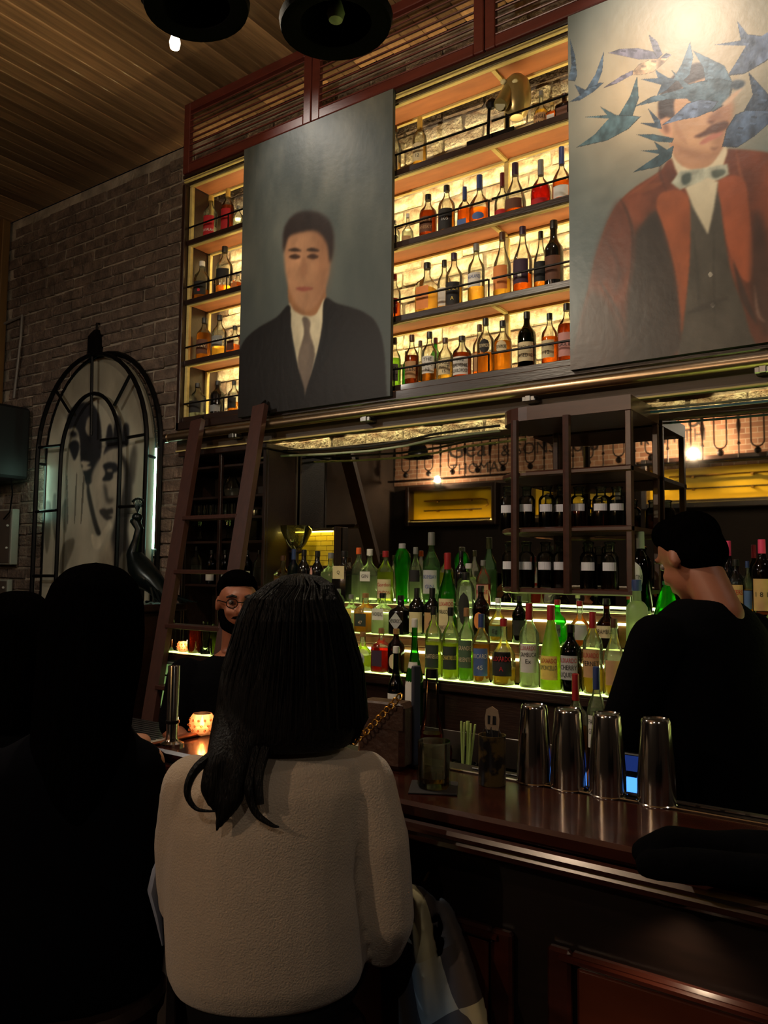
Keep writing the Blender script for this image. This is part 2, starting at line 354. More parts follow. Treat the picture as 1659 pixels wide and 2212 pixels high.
# ================================================================== PAINTED CANVASES (pigment stored per vertex)
class Canvas:
    def __init__(s, x0, x1, z0, z1, Y, nx, nz):
        s.x0, s.x1, s.z0, s.z1, s.Y, s.nx, s.nz = x0, x1, z0, z1, Y, nx, nz
        s.X, s.Z = np.meshgrid(np.linspace(0, 1, nx), np.linspace(0, 1, nz)); s.a = np.zeros((nz, nx, 3))
    def px(s, pts, o=(0, 0), k=1):
        out = []
        for x, y in pts:
            P = atY(o[0]+x*k, o[1]+y*k, s.Y); out.append(((P.x-s.x0)/(s.x1-s.x0), (P.z-s.z0)/(s.z1-s.z0)))
        return out
    def noise(s, f, oct=4, seed=0, ax=1, az=1):
        r = np.random.RandomState(seed); t = np.zeros_like(s.X); amp = 1
        for o in range(oct):
            gx, gz = int(f*ax*2**o)+2, int(f*az*2**o)+2; g = r.rand(gz+1, gx+1)
            u, v = s.X*(gx-1), s.Z*(gz-1); i, j = u.astype(int), v.astype(int); a, b = u-i, v-j; a = a*a*(3-2*a); b = b*b*(3-2*b)
            t += amp*((g[j, i]*(1-a)+g[j, i+1]*a)*(1-b)+(g[j+1, i]*(1-a)+g[j+1, i+1]*a)*b); amp *= .5
        return t/(2-2*.5**oct)*1.0
    @staticmethod
    def spline(p, n=6):
        P = np.array(p); m = len(P); out = []
        for i in range(m):
            a, b, c, d = P[i-1], P[i], P[(i+1) % m], P[(i+2) % m]
            for t in np.linspace(0, 1, n, endpoint=False):
                out.append(.5*((2*b)+(c-a)*t+(2*a-5*b+4*c-d)*t*t+(3*b-a-3*c+d)*t**3))
        return np.array(out)
    def mask(s, p, feather=1.2, smooth=True):
        q = s.spline(p) if smooth else np.array(p); ins = np.zeros(s.X.shape, bool)
        lo, hi = q.min(0), q.max(0)
        i0, i1 = [int(np.clip(v*(s.nx-1)+d, 0, s.nx)) for v, d in ((lo[0], -1), (hi[0], 2))]; j0, j1 = [int(np.clip(v*(s.nz-1)+d, 0, s.nz)) for v, d in ((lo[1], -1), (hi[1], 2))]
        if i1 <= i0 or j1 <= j0: return ins.astype(float)
        X, Z = s.X[j0:j1, i0:i1], s.Z[j0:j1, i0:i1]; c = np.zeros(X.shape, bool)
        for k in range(len(q)):
            xa, za = q[k-1]; xb, zb = q[k]
            if za == zb: continue
            c ^= ((za > Z) != (zb > Z)) & (X < (xb-xa)*(Z-za)/(zb-za)+xa)
        ins[j0:j1, i0:i1] = c; return s.blur(ins.astype(float), feather)
    @staticmethod
    def blur(m, r):
        n = int(round(r))
        for _ in range(3 if n else 0):
            for ax in (0, 1):
                k = 2*n+1; pad = [(0, 0), (0, 0)]; pad[ax] = (n+1, n); c = np.cumsum(np.pad(m, pad, mode='edge'), axis=ax)
                m = (np.take(c, range(k, c.shape[ax]), ax)-np.take(c, range(0, c.shape[ax]-k), ax))/k
        return m
    def fill(s, p, col, feather=1, tex=.18, seed=1, op=1, smooth=True, f=14):
        m = s.mask(p, feather, smooth)[..., None]*op; n = 1+tex*(s.noise(f, 4, seed)[..., None]-.5)*2
        s.a = s.a*(1-m)+m*np.array(col, float)*n
    def ell(s, c, rx, rz, **k):
        s.fill([(c[0]+rx*math.cos(t), c[1]+rz*math.sin(t)) for t in np.linspace(0, 2*PI, 14, endpoint=False)], **k)
    def build(s, name, m, parent, loc, keep=None):
        X = s.x0+s.X*(s.x1-s.x0)-loc[0]; Z = s.z0+s.Z*(s.z1-s.z0)-loc[2]
        v = np.stack([X, np.full_like(X, s.Y-loc[1]), Z], -1).reshape(-1, 3)
        idx = np.arange(s.nx*s.nz).reshape(s.nz, s.nx)
        q = np.stack([idx[:-1, :-1], idx[:-1, 1:], idx[1:, 1:], idx[1:, :-1]], -1).reshape(-1, 4)
        if keep is not None: q = q[keep[:-1, :-1].reshape(-1)]
        me = bpy.data.meshes.new(name); me.vertices.add(len(v)); me.vertices.foreach_set('co', v.ravel().astype('f'))
        me.loops.add(q.size); me.loops.foreach_set('vertex_index', q.ravel()); me.polygons.add(len(q))
        me.polygons.foreach_set('loop_start', np.arange(0, q.size, 4)); me.polygons.foreach_set('loop_total', np.full(len(q), 4)); me.update(); me.validate()
        c = np.clip(s.a, 0, 255)/255; c = np.where(c <= .04045, c/12.92, ((c+.055)/1.055)**2.4)
        at = me.color_attributes.new('pigment', 'FLOAT_COLOR', 'POINT')
        at.data.foreach_set('color', np.concatenate([c, np.ones(c.shape[:2]+(1,))], -1).ravel().astype('f'))
        me.materials.append(m); o = bpy.data.objects.new(name, me); COL.objects.link(o); o.parent = parent; return o
PZ0, PZ1, PY = 2.425, 3.948, 3.055
canvas_side = mat('dark_canvas_edge', (52, 56, 54), .7, vary=.2)
def frame_painting(label, x0, x1, cv, m):
    loc = (x0, PY, PZ0); t = thing('painting', label, 'painting', loc)
    cv.build('painted_canvas', m, t, loc)
    MB().box(0, x1-x0, .0012, .022, 0, PZ1-PZ0).build('stretcher', canvas_side, t); return t
def lerp(a, b, t): return np.array(a)*(1-t)+np.array(b)*t
# ---- left canvas: plain generic bust of a man in a dark suit
x0, x1 = atY(521, 600, PY).x, atY(845, 600, PY).x
c = Canvas(x0, x1, PZ0, PZ1, PY, 300, 450); o, k = (500, 200), .3255
n = c.noise(7, 5, 3, 1, .6)
base = lerp((66, 73, 72), (134, 132, 120), np.clip(n*1.5-.45, 0, 1)[..., None]*np.clip(c.Z*1.3-.25, 0, 1)[..., None])
halo = np.exp(-(((c.X-.46)/.28)**2+((c.Z-.5)/.28)**2))[..., None]; c.a = base*(1-.3*halo)+np.array((122, 134, 128))*.3*halo
def P(*pts): return c.px(pts, o, k)
c.fill(P((380, 1390), (385, 1250), (470, 1200), (600, 1230), (625, 1400), (560, 1500), (440, 1500)), (140, 98, 66), 1, seed=5)
c.fill(P((350, 1030), (380, 900), (490, 830), (610, 860), (655, 980), (650, 1180), (610, 1330), (540, 1430), (470, 1440), (400, 1350), (360, 1200)), (172, 128, 96), 2, seed=6)
c.fill(P((520, 860), (640, 930), (655, 1100), (620, 1320), (540, 1430), (560, 1250), (560, 1000)), (128, 90, 66), 7, seed=7, op=.7)
c.fill(P((345, 1060), (350, 900), (430, 800), (560, 790), (655, 860), (680, 1000), (655, 1130), (630, 1000), (560, 920), (450, 930), (380, 960)), (44, 36, 34), 2, seed=8)
for ex in (420, 540): c.fill(P((ex-40, 1090), (ex, 1070), (ex+40, 1090), (ex, 1105)), (70, 48, 38), 1); c.fill(P((ex-45, 1045), (ex, 1030), (ex+45, 1050), (ex, 1056)), (54, 40, 34), 1)
c.fill(P((470, 1100), (492, 1100), (505, 1200), (480, 1220), (455, 1200)), (140, 98, 74), 2, op=.6)
c.fill(P((425, 1300), (480, 1288), (545, 1300), (480, 1320)), (128, 72, 60), 1)
c.fill(P((380, 1400), (420, 1450), (490, 1480), (560, 1470), (620, 1370), (600, 1600), (545, 1800), (480, 2010), (430, 1760), (395, 1560)), (196, 186, 158), 1, seed=9)
c.fill(P((470, 1500), (500, 1490), (525, 1530), (520, 1590), (550, 1700), (545, 1800), (488, 2010), (440, 1790), (480, 1600)), (104, 92, 82), 1, seed=10)
c.fill(P((385, 1410), (300, 1490), (180, 1560), (90, 1640), (40, 1760), (20, 2000), (10, 2250), (480, 2260), (488, 2010), (430, 1780), (395, 1570)), (17, 14, 13), 1, seed=11)
c.fill(P((620, 1370), (700, 1400), (860, 1450), (960, 1530), (1010, 1700), (1030, 2000), (1060, 2260), (480, 2260), (488, 2010), (560, 1780), (605, 1560)), (19, 15, 14), 1, seed=12)
c.fill(P((620, 1380), (700, 1560), (690, 1660), (560, 1900), (500, 2000), (560, 1780), (600, 1560)), (12, 10, 10), 1, op=.8)
pm1 = paintmat('matt_oil_paint', .45, .12, .32)
frame_painting('dark portrait of a suited man on grey-green canvas, the left painting', x0, x1, c, pm1)
# ---- right canvas: man in rust jacket, swallows over his face
x0 = atY(1229, 400, PY).x; x1 = x0+1.035
c = Canvas(x0, x1, PZ0, PZ1, PY, 420, 620); o, k = (1220, 0), .3661
n = c.noise(6, 5, 21)[..., None]
gl = np.exp(-(((c.X-.42)/.42)**2+((c.Z-.74)/.3)**2))[..., None]
c.a = lerp((74, 92, 98), (188, 166, 134), np.clip(gl*1.25, 0, 1))*(.86+.28*n)
low = np.clip((.42-c.Z)/.4, 0, 1)[..., None]; c.a = lerp(c.a, (50, 66, 68), low*.8)
J = (112, 58, 38); BL = (74, 90, 106)
c.fill(P((640, 930), (560, 1010), (420, 1100), (330, 1180), (260, 1290), (190, 1480), (150, 1650), (90, 1900), (50, 2100), (30, 2250), (800, 2260), (1700, 2200), (1750, 1500), (1600, 1100), (1400, 960), (1199, 900), (1000, 880), (930, 885)), J, 1, .3, 22)
c.fill(P((330, 1180), (400, 1380), (395, 1560), (300, 1750), (250, 1650), (150, 1700), (190, 1480), (260, 1290)), (86, 46, 36), 4, .35, 23, .8)
c.fill(P((30, 2240), (60, 2000), (150, 1720), (260, 1800), (350, 1960), (480, 2200)), (50, 36, 30), 5, .3, 24, .9)
c.fill(P((540, 1240), (450, 1330), (410, 1400), (400, 1560), (370, 1750), (360, 2000), (420, 2200), (690, 2060), (690, 1960), (650, 1600), (600, 1400)), (46, 38, 34), 3, .3, 25)
c.fill(P((730, 1180), (740, 1450), (720, 1700), (690, 1960), (700, 2200), (1150, 2180), (1090, 1950), (1050, 1800), (980, 1600), (930, 1300), (905, 1080)), (72, 68, 60), 1, .25, 26)
c.fill(P((590, 1130), (540, 1210), (600, 1390), (650, 1600), (680, 1830), (692, 1965), (722, 1700), (738, 1450), (728, 1160)), (142, 74, 42), 1, .2, 27)
c.fill(P((905, 1070), (930, 1250), (960, 1450), (1030, 1620), (1095, 1660), (1112, 1500), (1090, 1250), (1050, 1050)), (148, 76, 46), 1, .2, 28)
c.fill(P((1120, 1250), (1199, 1400), (1250, 1800), (1199, 2000), (1120, 1850), (1095, 1660)), (60, 42, 36), 4, .3, 29, .85)
c.fill(P((640, 850), (640, 960), (700, 1060), (860, 1090), (940, 960), (930, 850)), (204, 188, 158), 1, .1, 30)
c.fill(P((640, 800), (645, 930), (740, 1000), (850, 980), (925, 880), (930, 800)), (176, 130, 98), 1, .15, 31)
c.fill(P((555, 720), (560, 620), (640, 520), (760, 440), (900, 460), (975, 560), (990, 650), (965, 780), (930, 860), (880, 905), (800, 910), (700, 875), (630, 830)), (198, 150, 112), 2, .12, 32)
c.fill(P((900, 560), (985, 600), (985, 700), (950, 800), (900, 890), (870, 800), (900, 700)), (146, 100, 74), 5, .15, 33, .75)
c.fill(P((650, 850), (760, 880), (860, 890), (930, 850), (880, 920), (780, 930), (690, 900)), (140, 96, 72), 4, .1, 34, .6)
c.fill(P((555, 760), (560, 690), (600, 690), (635, 760), (630, 810), (590, 800)), (204, 150, 116), 1, .1, 35)
c.fill(P((580, 760), (590, 720), (615, 750), (610, 790)), (130, 84, 62), 2, .1, 36)
c.fill(P((555, 700), (555, 590), (590, 510), (660, 430), (760, 375), (835, 380), (855, 440), (770, 480), (690, 520), (645, 600), (645, 690), (600, 690)), (62, 44, 38), 1, .35, 37)
c.fill(P((840, 720), (850, 690), (885, 660), (910, 640), (925, 690), (900, 715), (870, 730)), (150, 104, 80), 2, .1, 38)
c.fill(P((795, 845), (850, 800), (925, 775), (920, 800), (860, 830), (820, 850)), (176, 108, 88), 1, .1, 39)
c.fill(P((762, 805), (820, 775), (870, 735), (950, 715), (968, 745), (920, 775), (860, 790), (800, 812)), (102, 62, 46), 1, .3, 40)
c.fill(P((710, 1105), (760, 1230), (845, 1385), (880, 1230), (905, 1070), (800, 1060)), (196, 184, 156), 1, .1, 41, smooth=False)
c.fill(P((625, 1080), (680, 1010), (840, 990), (960, 965), (970, 1030), (900, 1065), (840, 1050), (760, 1090), (680, 1120)), (158, 158, 140), 1, .3, 42, smooth=False, f=30)
c.fill(P((690, 1040), (740, 1020), (740, 1070), (700, 1090)), (66, 76, 70), 1, .2, 43); c.fill(P((870, 1010), (940, 1000), (940, 1030), (880, 1050)), (84, 92, 82), 1, .2, 44)
for bx, by in ((860, 1620), (872, 1800)): c.fill(P((bx-14, by), (bx, by-16), (bx+14, by), (bx, by+16)), (150, 144, 130), 0)
def stroke(pts, w, col, op=.7, f=1):
    q = np.array(P(*pts)); d = np.gradient(q, axis=0); nn = np.stack([-d[:, 1], d[:, 0]], 1); nn /= np.linalg.norm(nn, axis=1)[:, None]+1e-9
    tp = np.sin(np.linspace(.25, PI-.25, len(q)))[:, None]*w; c.fill([tuple(v) for v in np.concatenate([q+nn*tp, (q-nn*tp)[::-1]])], col, f, .1, 3, op)
for pts, w_, cc in ((((330, 1180), (370, 1260), (400, 1380), (395, 1560), (370, 1760)), .006, (52, 32, 26)), (((250, 1430), (300, 1520), (320, 1620), (300, 1700)), .008, (70, 38, 30)), (((200, 1650), (260, 1750), (340, 1900), (370, 2000)), .006, (60, 40, 34)), (((600, 1130), (560, 1010), (600, 930)), .004, (72, 40, 30)), (((1010, 880), (1030, 1000), (1050, 1060)), .004, (150, 86, 56)), (((760, 1400), (780, 1600), (790, 1800)), .006, (54, 52, 46)), (((880, 1400), (880, 1700), (890, 1950)), .003, (42, 40, 36)), (((720, 1850), (850, 1800), (960, 1760)), .008, (52, 48, 44)), (((1000, 1560), (1060, 1760), (1130, 1900)), .01, (44, 36, 34)), (((860, 870), (880, 880), (905, 870)), .004, (120, 80, 60)), (((845, 715), (865, 722), (885, 716)), .004, (96, 60, 46)), (((650, 700), (670, 780), (720, 850)), .01, (176, 128, 96)), (((1120, 1700), (1140, 1850), (1180, 1900)), .005, (150, 120, 104)), (((560, 1020), (470, 1090), (380, 1150)), .005, (140, 76, 50)), (((420, 1130), (480, 1110), (570, 1080)), .01, (130, 72, 46))): stroke(pts, w_, cc)
def bird(parts, col=BL, seed=50):
    for i, q in enumerate(parts):
        q = P(*q); g = np.mean(q, 0)
        c.fill([tuple(g+(np.array(p)-g)*1.05) for p in q], tuple(v*.55 for v in col), 0, .3, seed+i, smooth=False, f=26, op=.8)
        c.fill(q, tuple(v*(1.05-.14*(i % 2)) for v in col), 0, .55, seed+i, smooth=False, f=34)
        for j, u in enumerate(np.linspace(.12, .88, 7)):     # feather strokes
            a = np.array(q[0])*(1-u)+np.array(q[len(q)//2])*u; b2 = a+np.array((.018, -.006))*(1 if j % 2 else -1)
            c.a = lerp(c.a, np.array(col)*(1.5 if j % 2 else .5), (c.mask([a, a+(.004, .004), b2+(.004, .004), b2], 0, False)*c.mask(q, 0, False)*.5)[..., None])
bird([[(390, 440), (440, 380), (520, 345), (600, 330), (625, 325), (575, 380), (520, 425), (450, 440)]], (196, 160, 126), 50)
bird([[(262, 312), (330, 290), (430, 285), (520, 305), (545, 345), (440, 350)], [(495, 205), (545, 245), (575, 320), (548, 345), (520, 290)], [(228, 518), (330, 450), (400, 415), (400, 440), (310, 490)], [(565, 340), (600, 312), (628, 325), (600, 345)]], (104, 98, 110), 51)
bird([[(20, 470), (40, 380), (30, 230), (60, 330), (72, 440), (60, 475)], [(30, 600), (90, 560), (60, 500), (120, 530), (200, 490), (225, 490), (170, 540), (90, 590)], [(130, 520), (180, 440), (230, 305), (220, 420), (190, 500)]], BL, 55)
bird([[(75, 865), (180, 790), (260, 700), (120, 692), (250, 680), (210, 632), (300, 680), (400, 685), (440, 690), (370, 760), (250, 825)], [(320, 680), (385, 570), (425, 455), (435, 580), (400, 680)]], (70, 92, 98), 58)
bird([[(450, 468), (550, 462), (535, 415), (610, 460), (660, 470), (600, 530), (545, 560), (570, 500)], [(445, 725), (530, 725), (490, 640), (560, 710), (570, 760), (520, 750)]], (72, 88, 104), 60)
bird([[(428, 795), (520, 792), (640, 815), (630, 840), (540, 835)], [(408, 1012), (500, 950), (560, 910), (450, 890), (550, 885), (528, 838), (600, 885), (640, 860), (625, 930), (560, 980)]], (60, 82, 90), 62)
bird([[(965, 440), (1010, 370), (1070, 270), (890, 265), (1040, 240), (1020, 130), (1080, 205), (1160, 215), (1260, 150), (1300, 260), (1180, 360), (1060, 430)]], (88, 98, 118), 64)
bird([[(935, 860), (960, 760), (1010, 680), (1100, 640), (1250, 600), (1330, 640), (1199, 730), (1120, 800), (1020, 865)], [(1085, 430), (1140, 490), (1220, 580), (1180, 650), (1060, 650), (1110, 560)]], (66, 80, 100), 66)
bird([[(640, 470), (690, 380), (738, 252), (756, 340), (735, 440), (690, 480)], [(835, 500), (820, 400), (760, 302), (850, 345), (940, 390), (985, 480), (930, 560)]], (88, 108, 122), 68)
bird([[(418, 628), (520, 570), (640, 540), (700, 520), (630, 415), (730, 500), (830, 475), (900, 465), (985, 485), (960, 600), (870, 655), (790, 640), (720, 580), (600, 585)]], (74, 92, 102), 70)
bird([[(580, 735), (640, 690), (720, 615), (800, 590), (900, 600), (860, 655), (780, 690), (690, 705)]], (92, 104, 126), 72)
c.fill(P((975, 510), (1000, 475), (1050, 475), (1062, 498), (1020, 530)), (50, 58, 66), 1, .3, 75); c.fill(P((930, 610), (1000, 545), (1050, 520), (1000, 580), (950, 625)), (198, 160, 130), 1, .1, 76)
frame_painting('portrait of a man in rust jacket with swallows hiding his eyes', x0, x1, c, paintmat('satin_oil_paint', .4, .1))
# ---- arched black-and-white photo panel on the brick wall
AY = 3.37
def cam_px(z): return z
ax0, ax1 = atY(100, 1000, AY).x, atY(333, 1000, AY).x; acx = (ax0+ax1)/2; arx = (ax1-ax0)/2
aspring, atop, abot = 2.36, atY(222, 772, AY).z, 1.05
c = Canvas(ax0, ax1, abot, atop, AY, 250, 440); o, k = (0, 600), .3347
n = c.noise(9, 4, 80)[..., None]; c.a = lerp((150, 148, 132), (196, 192, 172), n)
DK = (36, 37, 42); MG = (92, 90, 82)
c.fill(P((330, 560), (500, 520), (700, 500), (900, 620), (960, 900), (900, 1000), (800, 850), (600, 760), (430, 860), (340, 1000)), (128, 122, 106), 8, .2, 81, .8)
# upper face: hair, eye, nose, lips
c.fill(P((436, 975), (440, 880), (495, 815), (590, 812), (640, 890), (656, 1050), (645, 1200), (612, 1300), (560, 1335), (538, 1260), (520, 1180), (514, 1040), (485, 968)), DK, 1, .3, 82)
c.fill(P((552, 985), (560, 920), (580, 895), (592, 950), (578, 1020)), (158, 150, 132), 1)
c.fill(P((436, 1000), (470, 980), (505, 1000), (500, 1030), (460, 1040)), (120, 116, 104), 2); c.fill(P((452, 1008), (472, 992), (494, 1010), (472, 1026)), DK, 1)
c.fill(P((446, 1080), (470, 1050), (502, 1056), (512, 1100), (482, 1178), (455, 1125)), DK, 1, .3)
c.fill(P((518, 1190), (545, 1182), (582, 1194), (560, 1212), (590, 1222), (556, 1246), (528, 1240), (534, 1216)), (176, 170, 152), 1)
# raised dark hand
for q in ([(668, 1150), (690, 1080), (760, 1050), (826, 1060), (800, 1090), (720, 1112)], [(684, 1080), (690, 985), (704, 946), (724, 966), (730, 1080)], [(732, 1070), (742, 930), (764, 888), (784, 940), (786, 1070)], [(786, 1070), (792, 980), (806, 938), (832, 958), (826, 1070)]): c.fill(P(*q), DK, 1, .3, 83)
c.fill(P((822, 1300), (838, 1160), (862, 1078), (884, 1100), (880, 1220), (862, 1330)), MG, 2, .3, 90)
# lower face
c.fill(P((590, 1290), (630, 1190), (700, 1115), (770, 1110), (812, 1180), (806, 1330), (770, 1480), (730, 1590), (660, 1640), (625, 1540), (606, 1420)), (178, 172, 154), 2, .15, 85)
c.fill(P((760, 1130), (820, 1180), (850, 1330), (845, 1480), (825, 1640), (850, 1900), (750, 1920), (715, 1720), (735, 1600), (775, 1450), (800, 1330), (800, 1220)), (56, 54, 52), 2, .4, 84)
c.fill(P((664, 1212), (700, 1192), (748, 1198), (766, 1240), (732, 1262), (728, 1290), (700, 1312), (660, 1306), (680, 1262)), DK, 1); c.fill(P((690, 1240), (715, 1232), (726, 1248), (704, 1256)), (140, 134, 120), 1)
c.fill(P((668, 1330), (690, 1360), (700, 1420), (735, 1425), (722, 1452), (688, 1450), (676, 1400)), (84, 80, 74), 2)
c.fill(P((640, 1502), (672, 1488), (690, 1494), (726, 1488), (728, 1520), (700, 1532), (728, 1545), (690, 1564), (660, 1540)), (60, 56, 54), 1)
c.fill(P((566, 1300), (585, 1400), (622, 1560), (652, 1655), (620, 1648), (580, 1500), (560, 1380)), (52, 50, 48), 1)
c.fill(P((590, 1655), (640, 1668), (704, 1570), (722, 1606), (690, 1650), (645, 1745), (605, 1745)), (204, 198, 176), 1)
c.fill(P((640, 1800), (700, 1690), (740, 1760), (735, 1900), (650, 1900)), (150, 140, 120), 4, .3, 88, .7)
# pale fingers and stains at left
for q in ([(280, 1590), (292, 1460), (310, 1440), (328, 1470), (326, 1650), (300, 1780)], [(335, 1560), (345, 1405), (358, 1395), (364, 1420), (360, 1700)], [(398, 1500), (425, 1425), (437, 1520), (425, 1645), (408, 1600)], [(380, 1870), (410, 1720), (470, 1680), (480, 1720), (455, 1800), (400, 1915)], [(765, 1890), (780, 1790), (810, 1765), (832, 1790), (838, 1900)]):
    c.fill(P(*q), (104, 100, 86), 1, .3, 86, .85)
for q in ([(490, 1290), (498, 1285), (486, 1560), (478, 1560)], [(535, 1300), (546, 1300), (528, 1560), (520, 1560)], [(428, 1300), (436, 1300), (440, 1560), (432, 1560)]): c.fill(P(*q), (112, 106, 92), 0)
c.fill(P((960, 640), (1000, 900), (985, 1300), (960, 1800), (930, 1900), (940, 1000)), (120, 112, 96), 3, .3, 91, .7)
XX, ZZ = c.x0+c.X*(c.x1-c.x0), c.z0+c.Z*(c.z1-c.z0)
keep = (ZZ < aspring) | (((XX-acx)/arx)**2+((ZZ-aspring)/(atop-aspring))**2 < 1)
ap = thing('arched_photo_panel', 'arched black-and-white photograph panel of faces and hands on brick wall', 'panel', (acx, AY, abot))
c.build('photo_print', paintmat('photo_print', .5, .05), ap, (acx, AY, abot), keep)
def archpts(rx, zs, zt, zb, n=22, cx=0): return [(cx-rx, zb)]+[(cx-rx*math.cos(t), zs+(zt-zs)*math.sin(t)) for t in np.linspace(0, PI, n)]+[(cx+rx, zb)]
MB().prism(archpts(arx, aspring-abot, atop-abot, 0), .002, .014).build('backing_board', canvas_side, ap)
# ================================================================== ARCHED WINDOW CAGE in front of the photo panel
FY = 3.30
def fx(px, py=1000): return atY(px, py, FY).x
def fz(px, py): return atY(px, py, FY).z
af = thing('arched_iron_frame', 'black iron arched window frame standing before the photograph panel', 'window frame', (acx, FY, .9))
def arch_path(rx, zs, zt, zb, y=0, cx=0): return [(cx+x, y, z-.9) for x, z in archpts(rx, zs, zt, zb)]
oL, oR = fx(81, 985)-acx, fx(316, 985)-acx; orx, ocx = (oR-oL)/2, (oR+oL)/2; ztop = fz(200, 766); zsp = 2.40
iL, iR = fx(131, 1000)-acx, fx(259, 1000)-acx; irx, icx = (iR-iL)/2, (iR+iL)/2; zti = fz(206, 849)
MB().tube(arch_path(orx, zsp, ztop, .9, 0, ocx), .016, 6).build('outer_arch', metal_bk, af)
MB().tube(arch_path(irx, zsp-.05, zti, .9, 0, icx), .014, 6).build('inner_arch', metal_bk, af)
hr = atY(346, 1000, 3.38).x-acx
hoop = [(hr-2*arx-.05+x, .08, z-.9) for x, z in [(0, .9)]+[(arx+.025-(arx+.025)*math.cos(t), zsp+(ztop+.02-zsp)*math.sin(t)) for t in np.linspace(0, PI, 22)]+[(2*arx+.05, .9)]]
MB().tube(hoop, .018, 6).build('wall_hoop', metal_bk, af)
def bar(a, b, r=.011): MB().tube([Vector((fx(*a)-acx, 0, fz(*a)-.9)), Vector((fx(*b)-acx, 0, fz(*b)-.9))], r, 6).build('glazing_bar', metal_bk, af)
for a, b in (((199, 766), (197, 940)), ((120, 842), (150, 890)), ((282, 808), (247, 876)), ((82, 967), (131, 962)), ((276, 945), (316, 938)), ((218, 951), (259, 946)), ((74, 1106), (121, 1102)), ((256, 1095), (312, 1092)), ((69, 1244), (117, 1244)), ((250, 1246), (305, 1246))): bar(a, b)
MB().tube([(oR, 0, 2.33-.9), (hr, .08, 2.31-.9)], .011, 6).build('spacer_bar', metal_bk, af)
MB().tube([(oL, 0, 2.36-.9), (hr-2*arx-.05, .08, 2.36-.9)], .011, 6).build('spacer_bar', metal_bk, af)
cool = glow('cool_led_strip', (196, 255, 226), 14)
ls = thing('led_light_strip', 'cool white vertical led strip glowing beside the arched photograph', 'light strip', (atY(337, 1000, 3.36).x, 3.35, 1.72))
MB().bbox(-.004, .018, 0, .022, 0, .66, .002).build('diffuser', cool, ls); MB().box(.0185, .024, 0, .03, 0, .66).build('channel', metal_st, ls)
l2 = MB().box(0, .008, 0, .006, 0, .42); l2.v = [(x+oL-.046, y+.026, z+1.05) for x, y, z in l2.v]; l2.build('led_strip', glow('cool_led_dim', (196, 255, 226), 20), af)
P0 = atY(203, 735, 3.36)
t = thing('wall_lantern', 'small dark iron lantern fixed on bricks above the arch', 'lantern', (P0.x, 3.38, P0.z-.12))
MB().lathe([(.05, 0), (.06, .02), (.06, .15), (.045, .17), (.02, .2)], 4, sq=0).build('lantern_body', metal_bk, t); MB().tube([(0, 0, .2), (0, .0, .25), (0, .02, .25)], .008, 6).build('hook', metal_bk, t)
# loudspeaker and switch boxes at far left
t = thing('loudspeaker', 'black loudspeaker box hung on the brick wall at far left', 'speaker', (atY(65, 960, 3.37).x-.2, 3.2, atY(25, 1030, 3.2).z))
hw = .2; MB().bbox(-hw-.1, hw, -.1, .17, 0, .55, .02).build('cabinet', mat('black_speaker_box', (14, 14, 15), .6, vary=.3), t)
MB().bbox(-hw-.07, hw-.03, -.112, -.101, .03, .52, .004).build('grille', mat('speaker_grille', (8, 8, 9), .7, vary=.5, scale=200), t)
MB().tube([(hw-.03, .05, -.001), (hw-.06, .08, -.12), (hw-.12, .1, -.25), (hw-.2, .1, -.3)], .006, 5).build('lead', metal_bk, t)
boxm = mat('putty_painted_steel', (150, 152, 140), .55, vary=.15)
for lab, (xf, xb, y0, y1), cat in (('pale green-grey electrical switchboard box below the loudspeaker', (27, 43, 1100, 1220), 'electrical box'), ('small pale switch box on wall under the switchboard', (17, 28, 1252, 1287), 'switch box')):
    Yb = 3.385; X1 = atY(xb, y0, Yb).x; Yf = X1/atY(xf, y0, 1).x; z1, z0 = atY(xb, y0, Yb).z, atY(xb, y1, Yb).z
    t = thing('electrical_box', lab, cat, (X1, Yf, z0)); MB().bbox(-.45, 0, 0, Yb-Yf, 0, z1-z0, .004).build('case', boxm, t)
    MB().bbox(-.44, -.012, -.006, -.001, .012, z1-z0-.012, .002).build('cover', mat('dim_face_brown', (84, 74, 66), .6, vary=.2), t)  # cover coloured darker to stand for the dim front face beside the lit side
    for q in (.3, .7) if z1-z0 > .2 else (.5,): MB().ball((-.04, -.012, q*(z1-z0)), .01, 8, 5).build('screw_cap', mat('white_cap', (210, 205, 195), .5), t)

